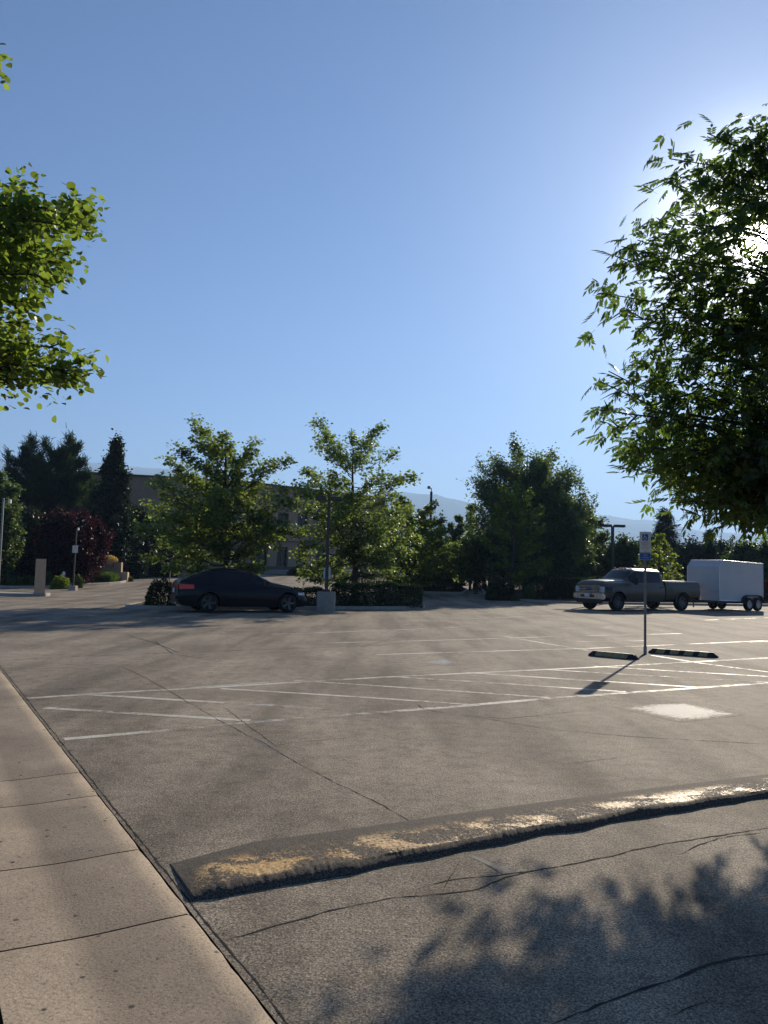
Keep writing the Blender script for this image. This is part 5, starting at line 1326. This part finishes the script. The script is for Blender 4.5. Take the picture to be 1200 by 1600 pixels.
# small light tree behind truck
sm = [(0.9, 1031, 838), (0.8, 1020, 848), (0.8, 1042, 850), (0.7, 1010, 862), (0.6, 1003, 872), (0.6, 1052, 868), (0.5, 1060, 884), (0.5, 998, 884), (0.4, 1062, 898), (0.4, 1000, 900), (0.3, 1025, 900), (0.5, 1030, 870), (0.3, 1045, 905), (0.3, 1012, 895)]
D4 = 46.0; b = on(1030, D4)
grow('young_tree', b, Y(1030, 845, D4), tips(sm, D4, 0.9), 'light', T_OAK, 0.17, 26, 36, 'young pale green tree just behind the cab of the pickup truck', trunk_r=0.07, sub=0.45, spread=0.12, subn=7)
# columnar and small trees between
envtree('poplar_tree', 735, 66, 790, 26, 'column', 'oak', 'narrow upright tree touching the left side of the largest tree', 41, 30, 0.22, 22, spread=0.12, updir=2.0)
envtree('poplar_tree', 716, 70, 800, 22, 'column', 'maple', 'thin dark upright tree, middle of the three narrow ones', 42, 26, 0.22, 20, spread=0.12, updir=2.0)
envtree('poplar_tree', 704, 70, 812, 20, 'column', 'maple', 'shortest of the three narrow upright trees, nearest the mast', 43, 24, 0.22, 18, spread=0.12, updir=2.0)
envtree('conifer_tree', 688, 74, 812, 30, 'cone', 'pine', 'small dark conifer just right of the tall camera mast', 44, 40, 0.3, 16, T_NEEDLE, z0=0.05, spread=0.1)
for i, (px, D, ty, wp, lmk, lab) in enumerate((
        (667, 58, 838, 60, 'light', 'small sunlit tree at the foot of the camera mast'),
        (700, 60, 842, 56, 'oak', 'small round tree right of the camera mast, over the ball shrubs'),
        (735, 57, 838, 60, 'oak', 'small forked tree with a bare trunk left of the young light green tree'),
        (765, 60, 828, 60, 'maple', 'small dark tree tucked behind the young light green tree'))):
    envtree('small_tree', px, D, ty, wp, 'round', lmk, lab, 50+i, 28, 0.18, 30, z0=0.28, spread=0.16, trunk_r=0.11)
# backdrop behind the truck
for i, (px, D, ty, wp, kind, lmk, lab, z0) in enumerate((
        (978, 58, 832, 80, 'dome', 'shrub', 'bushy green tree with spiky top between the lamp and the parking sign', 0.05),
        (935, 64, 842, 70, 'round', 'oak', 'low yellowish tree seen left of the lamp behind the truck', 0.05),
        (1012, 66, 840, 60, 'dome', 'dark', 'dark low tree directly behind the parking sign', 0.05),
        (1085, 64, 838, 90, 'dome', 'dark', 'wide dark tree mass above the front of the trailer', 0.03),
        (1128, 66, 836, 70, 'dome', 'dark', 'dark low tree behind the roof of the trailer', 0.03),
        (1165, 60, 838, 66, 'dome', 'shrub', 'olive green tree above the rear end of the trailer', 0.05),
        (1205, 58, 832, 70, 'dome', 'shrub', 'olive green tree at the right edge of the picture', 0.05),
        (905, 68, 838, 60, 'dome', 'maple', 'low green tree at the right foot of the largest tree', 0.05))):
    envtree('backdrop_tree', px, D, ty+(14 if px != 1012 else 10), wp, kind, lmk, lab, 70+i, 52, 0.2, 40, z0=z0, spread=0.2, updir=1.2, flat=1.0, trunk_r=0.16)
envtree('cedar_tree', 1038, 70, 800, 70, 'cone', 'dark', 'open dark cedar rising above the truck roof right of the parking sign', 81, 44, 0.34, 22, T_NEEDLE, z0=0.25, spread=0.22, sub=0.4)
envtree('conifer_tree', 1109, 62, 826, 28, 'cone', 'dark', 'small dark pointed conifer above the front of the trailer', 82, 50, 0.26, 18, T_NEEDLE, z0=0.05, spread=0.12)
# left group
envtree('pine_tree', 34, 64, 698, 90, 'round', 'pine', 'bushy dark pine, leftmost of the two broad pines', 91, 75, 0.42, 46, T_NEEDLE, z0=0.06, jit=0.6, spread=0.15, updir=2.2, flat=1.0, trunk_r=0.22, droop=-0.5)
envtree('pine_tree', 94, 66, 686, 92, 'round', 'pine', 'taller bushy pine with upturned tips above the purple tree', 92, 85, 0.42, 46, T_NEEDLE, z0=0.06, jit=0.6, spread=0.15, updir=2.4, flat=1.0, trunk_r=0.24, droop=-0.5)
envtree('cypress_tree', 172, 62, 690, 104, 'cone', 'dark', 'dark pointed conifer standing at the left end of the office block', 93, 150, 0.22, 40, T_FOLD, z0=0.03, jit=0.5, spread=0.17, flat=1.0, trunk_r=0.22)
envtree('pine_tree', 132, 70, 745, 70, 'dome', 'pine', 'low pine filling the gap between the tall pine and the pointed conifer', 94, 60, 0.36, 44, T_NEEDLE, z0=0.03, spread=0.24, flat=1.0)
envtree('spruce_tree', 116, 58, 790, 34, 'cone', 'spruce', 'small blue-grey spruce top showing above the purple tree', 95, 44, 0.26, 22, T_NEEDLE, z0=0.05, spread=0.12)
envtree('shade_tree', -8, 52, 738, 66, 'round', 'maple', 'green broadleaf tree cut by the left edge behind the slim lamp post', 96, 50, 0.2, 36, z0=0.12, spread=0.18)
envtree('purple_tree', 108, 52, 800, 104, 'round', 'plum', 'round dark purple plum tree behind the white notice', 97, 80, 0.17, 56, z0=0.12, spread=0.17, trunk_r=0.13, flat=0.9)
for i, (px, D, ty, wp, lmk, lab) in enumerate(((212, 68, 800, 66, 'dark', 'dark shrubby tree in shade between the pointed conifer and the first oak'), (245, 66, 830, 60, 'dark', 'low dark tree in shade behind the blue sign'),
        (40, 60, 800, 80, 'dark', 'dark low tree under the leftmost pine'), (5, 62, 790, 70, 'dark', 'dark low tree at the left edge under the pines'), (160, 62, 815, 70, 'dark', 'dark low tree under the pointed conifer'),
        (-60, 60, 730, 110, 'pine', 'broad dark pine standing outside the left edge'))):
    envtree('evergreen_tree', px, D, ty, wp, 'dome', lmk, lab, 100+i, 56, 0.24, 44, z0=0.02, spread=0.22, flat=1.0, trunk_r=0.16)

# ------------------------------------------------------------------ hedges and shrubs
a = Vector((-1.75, 32.75, 0.09)); b_ = Vector((1.35, 34.4, 0.09))
hedge(a, b_, 1.5, 0.90, 'hedge', 'long clipped dark hedge along the island kerb right of the twin-head lamp', 1)
hedge(Vector((-3.6, 32.0, 0.09)), Vector((-2.3, 32.6, 0.09)), 0.9, 0.62, 'hedge', 'short low hedge between the black car and the lamp base', 2)
shrub('shrub', 254, 29.9, 42, 42, 'hedge', 'dark rounded shrub at the left end of the island by the car boot', 3, size=0.075, power=3.2)
hedge(Vector((8.9, 48.2, 0.15)), Vector((13.8, 48.4, 0.15)), 1.8, 1.2, 'hedge', 'clipped dark hedge left of the pickup truck', 4, size=0.09, dens=900)
hedge(Vector((14.5, 49.5, 0.2)), Vector((27, 54, 0.4)), 1.8, 1.25, 'hedge', 'clipped dark hedge running behind the pickup and trailer', 5, size=0.10, dens=600)
shrub('shrub', 782, 47.0, 44, 36, 'hedge', 'bushy dark green shrub at the kerb corner beside the clipped hedge', 6, size=0.10, fuzz=0.16)
shrub('shrub', 828, 46.2, 20, 26, 'shrub', 'small wispy light green shrub against the clipped hedge', 7, size=0.10, fuzz=0.25)
shrub('shrub', 806, 46.2, 12, 9, 'shrub', 'tiny pale shrub at the kerb near the bushy shrub', 8, size=0.08, fuzz=0.25)
shrub('shrub', 776, 48.5, 20, 44, 'shrub', 'taller light shrub poking up behind the bushy dark shrub', 9, size=0.12, fuzz=0.25)
for i, (px, wp, hp, lab) in enumerate(((657, 16, 14, 'small clipped ball shrub, leftmost beside the island road'), (675, 15, 14, 'small clipped ball shrub left of the block-shaped shrub'), (716, 16, 15, 'small clipped ball shrub right of the block-shaped shrub'))):
    shrub('ball_shrub', px, 53.5, wp, hp, 'hedge', lab, 20+i, size=0.09, power=2.0, fuzz=0.04, group='clipped ball shrubs beyond the island road')
shrub('shrub', 696, 53.8, 26, 19, 'hedge', 'clipped block-shaped shrub between the ball shrubs', 24, size=0.09, power=5, fuzz=0.04)
shrub('shrub', 750, 58, 20, 22, 'hedge', 'dark round shrub under the small forked tree', 25, size=0.1)
shrub('shrub', 640, 60, 60, 22, 'hedge', 'wide dark shrub under the small sunlit tree', 26, size=0.11)
shrub('shrub', 690, 64, 70, 20, 'hedge', 'wide low shrub behind the ball shrubs', 27, size=0.11)
shrub('grass_tuft', 744, 52.5, 8, 10, 'light', 'small yellow-green grass tuft right of the ball shrubs', 28, size=0.14, tpl=T_BLADE, cat='grass tuft')
for i, (px, D, wp, hp, lmk, lab) in enumerate(((6, 49, 26, 18, 'shrub', 'low green shrub at the left edge of the planting bed'), (27, 48.5, 26, 15, 'shrub', 'low shrub between the left edge and the tan pillar'), (45, 49, 22, 18, 'shrub', 'green shrub directly left of the tan pillar'),
        (77, 50, 16, 22, 'shrub', 'tall narrow shrub directly right of the tan pillar'), (96, 47.5, 28, 20, 'light', 'brightest clipped shrub, left of the post with the white notice'), (122, 49, 15, 20, 'shrub', 'green shrub directly right of the post with the white notice'),
        (52, 54, 20, 24, 'plum', 'small reddish shrub behind the tan pillar'), (204, 57.5, 9, 8, 'shrub', 'tiny shrub at the right foot of the stepped monument'), (480, 76, 60, 14, 'hedge', 'low dark shrubs at the foot of the office wall'))):
    shrub('shrub', px, D, wp, hp, lmk, lab, 30+i, size=0.09, fuzz=0.12)
def tuft(px, D, wp, hp, label, seed, n=700):
    b = on(px, D); rng = np.random.default_rng(seed); W_ = wp/FPX*D/2; h = hp/FPX*D
    p = rng.normal(0, W_*0.35, (n, 3)); p[:, 2] = 0; ax = np.stack([rng.normal(0, 0.45, n), rng.normal(0, 0.45, n), np.ones(n)], 1)
    V, Fq = leaves(rng, p, ax, rng.normal(0, 1, (n, 3)), h*(0.6+0.5*rng.random(n)), T_BLADE)
    o = fast_mesh('ornamental_grass', V, Fq, LM['grass'], None); o.location = b
    tag(o, label, 'ornamental grass')
tuft(155, 55.5, 26, 20, 'arching ornamental grass at the left foot of the stepped monument', 1)
tuft(171, 55.0, 22, 19, 'arching ornamental grass in front of the middle of the stepped monument', 2)
shrub('shrub', 1197, 52, 18, 34, 'red_shrub', 'reddish orange shrub right of the trailer at the picture edge', 50, size=0.1)
shrub('shrub', 340, 34.2, 130, 26, 'hedge', 'low dark shrubs hidden behind the black car', 51, size=0.09, wy=0.8)

# ------------------------------------------------------------------ the two near trees
# left: broad-leaved street tree, trunk outside the frame
DL = 6.0
Lt = []
for st, px, py, dd in ((0.62, 140, 325, 0), (0.6, 160, 345, .3), (0.66, 100, 322, -.4), (0.68, 40, 335, .2), (0.58, 118, 350, -.5), (0.56, 120, 395, .4), (0.55, 100, 430, .5), (0.5, 70, 425, -.4), (0.5, 60, 470, 0), (0.55, 40, 400, .6),
                       (0.45, 95, 555, 0), (0.44, 60, 560, .3), (0.44, 120, 592, -.2), (0.43, 152, 598, .1), (0.42, 90, 604, .2), (0.45, 30, 530, -.3), (0.42, 20, 575, .4), (0.5, 20, 450, .5), (0.6, 20, 360, .5), (0.55, 80, 375, .1), (0.52, 35, 500, .2),
                       (0.9, -9, 106, 0.1), (0.88, -50, 112, .2), (0.6, 10, 390, -.6), (0.5, 15, 420, -.2), (0.62, 75, 345, .4), (0.5, 88, 400, -.1)):
    Lt.append((st, Y(px-12, py-(12 if py > 540 else -4), DL+dd)))
rngn = np.random.default_rng(17)
TL = np.array([-5.1, 6.3, 0.15])
for i in range(46):
    az = rngn.uniform(0, 2*math.pi); z = rngn.uniform(2.6, 6.2); rr_ = 2.1*math.sqrt(max(0.05, 1-((z-4.2)/2.3)**2))
    t = TL + np.array([math.cos(az)*rr_, math.sin(az)*rr_, z])
    if t[0]/max(t[1], .1) > -0.70: continue
    Lt.append((min(0.9, z/7.0), tuple(t)))
grow('street_tree', TL, (-5.0, 6.2, 6.6), Lt, 'linden', T_BROAD, 0.057, 46, 61, 'sunlit broad-leaved tree reaching in from the left edge of the picture', trunk_r=0.13, sub=0.26, spread=0.07, subn=9, inner=0.45, droop=0.35, flat=0.8, rise=0.08)
# right: ash with drooping leaflets
DR = 8.4
Rt = []
for st, px, py, dd in ((0.9, 1100, 200, 0), (0.88, 1125, 215, .2), (0.92, 1180, 190, 0), (0.8, 1035, 240, 0), (0.78, 1025, 275, .3), (0.78, 1065, 270, -.2), (0.8, 1100, 255, .3), (0.72, 1030, 330, 0), (0.7, 1050, 350, -.5), (0.66, 960, 385, 0), (0.64, 985, 375, .4), (0.62, 950, 400, -.3),
                       (0.6, 940, 460, 0), (0.58, 955, 490, .5), (0.58, 975, 500, -.4), (0.56, 1010, 540, 0), (0.52, 1005, 560, .3), (0.45, 925, 595, 0), (0.44, 940, 580, .4), (0.42, 920, 640, -.2), (0.42, 945, 670, .3), (0.4, 965, 710, 0), (0.38, 975, 680, .5), (0.4, 1000, 640, -.5),
                       (0.36, 1050, 730, 0), (0.33, 1040, 790, 0), (0.32, 1065, 795, .3), (0.3, 1110, 795, -.3), (0.3, 1130, 790, .3), (0.3, 1180, 790, 0), (0.28, 1195, 825, .2), (0.38, 1080, 700, -.4), (0.4, 1120, 720, .4), (0.45, 1040, 600, .3), (0.5, 1060, 560, -.4),
                       (0.55, 1030, 480, .3), (0.6, 1020, 430, -.3), (0.65, 1060, 400, .4), (0.7, 1100, 350, 0), (0.75, 1130, 300, .4), (0.8, 1150, 250, 0), (0.5, 1100, 520, .5), (0.5, 1130, 600, -.5), (0.45, 1120, 650, .2), (0.6, 1110, 450, .3), (0.4, 1160, 700, .5), (0.6, 1150, 520, -.4),
                       (0.85, 1170, 235, .3), (0.36, 1150, 760, .3), (0.66, 1090, 390, -.5), (0.52, 1080, 480, .5), (0.48, 1010, 620, .2), (0.36, 1010, 700, -.3)):
    Rt.append((st, Y(px+(11 if px < 1060 else 5), py-(8 if py > 740 else 0)+(8 if py < 300 else 0), DR+dd)))
TR = np.array([6.3, 9.2, 0.1])
for i in range(18):  # low limbs added inside the crown to thicken its ground shadow
    lx, ly = rngn.uniform(2.7, 4.9), rngn.uniform(8.1, 10.2)
    lz = rngn.uniform(2.5, 3.3) + 0.25*max(0, 3.2-lx)
    Rt.append((0.3, (lx, ly, lz)))
for i in range(120):
    az = rngn.uniform(0, 2*math.pi); z = rngn.uniform(1.9, 6.9); rr_ = 3.3*math.sqrt(max(0.03, 1-((z-4.2)/2.9)**2))*rngn.uniform(0.7, 1.0)
    t = TR + np.array([math.cos(az)*rr_, math.sin(az)*rr_, z-0.1])
    px = 600 + 1245*t[0]/t[1]
    if px < 1150 or t[2] < 3.5: continue
    Rt.append((min(0.92, max(0.25, z/8.5)), tuple(t)))
grow('ash_tree', TR, (6.2, 9.0, 6.8), Rt, 'ash', T_COMP, 0.21, 9, 62, 'large dark ash tree filling the right edge with the sun behind its leaves', trunk_r=0.16, sub=0.24, spread=0.11, subn=10, inner=0.3, droop=0.34, flat=0.9, rise=0.04, gap=(SUND, 1.15, 2.18))

# ------------------------------------------------------------------ air
HZ = True
if HZ:
    m = bpy.data.materials.new('haze_air'); m.use_nodes = True; t = m.node_tree; t.nodes.remove(t.nodes['Principled BSDF'])
    pv = t.nodes.new('ShaderNodeVolumePrincipled'); pv.inputs['Color'].default_value = (0.42, 0.65, 1.0, 1); pv.inputs['Density'].default_value = 0.00023; pv.inputs['Anisotropy'].default_value = 0.27
    t.links.new(pv.outputs[0], t.nodes['Material Output'].inputs['Volume'])
    o = MB().box((0, 4500, 400), (19000, 10200, 864)).build('haze', m); tag(o, 'pale blue air over the whole valley', 'haze', kind='stuff')
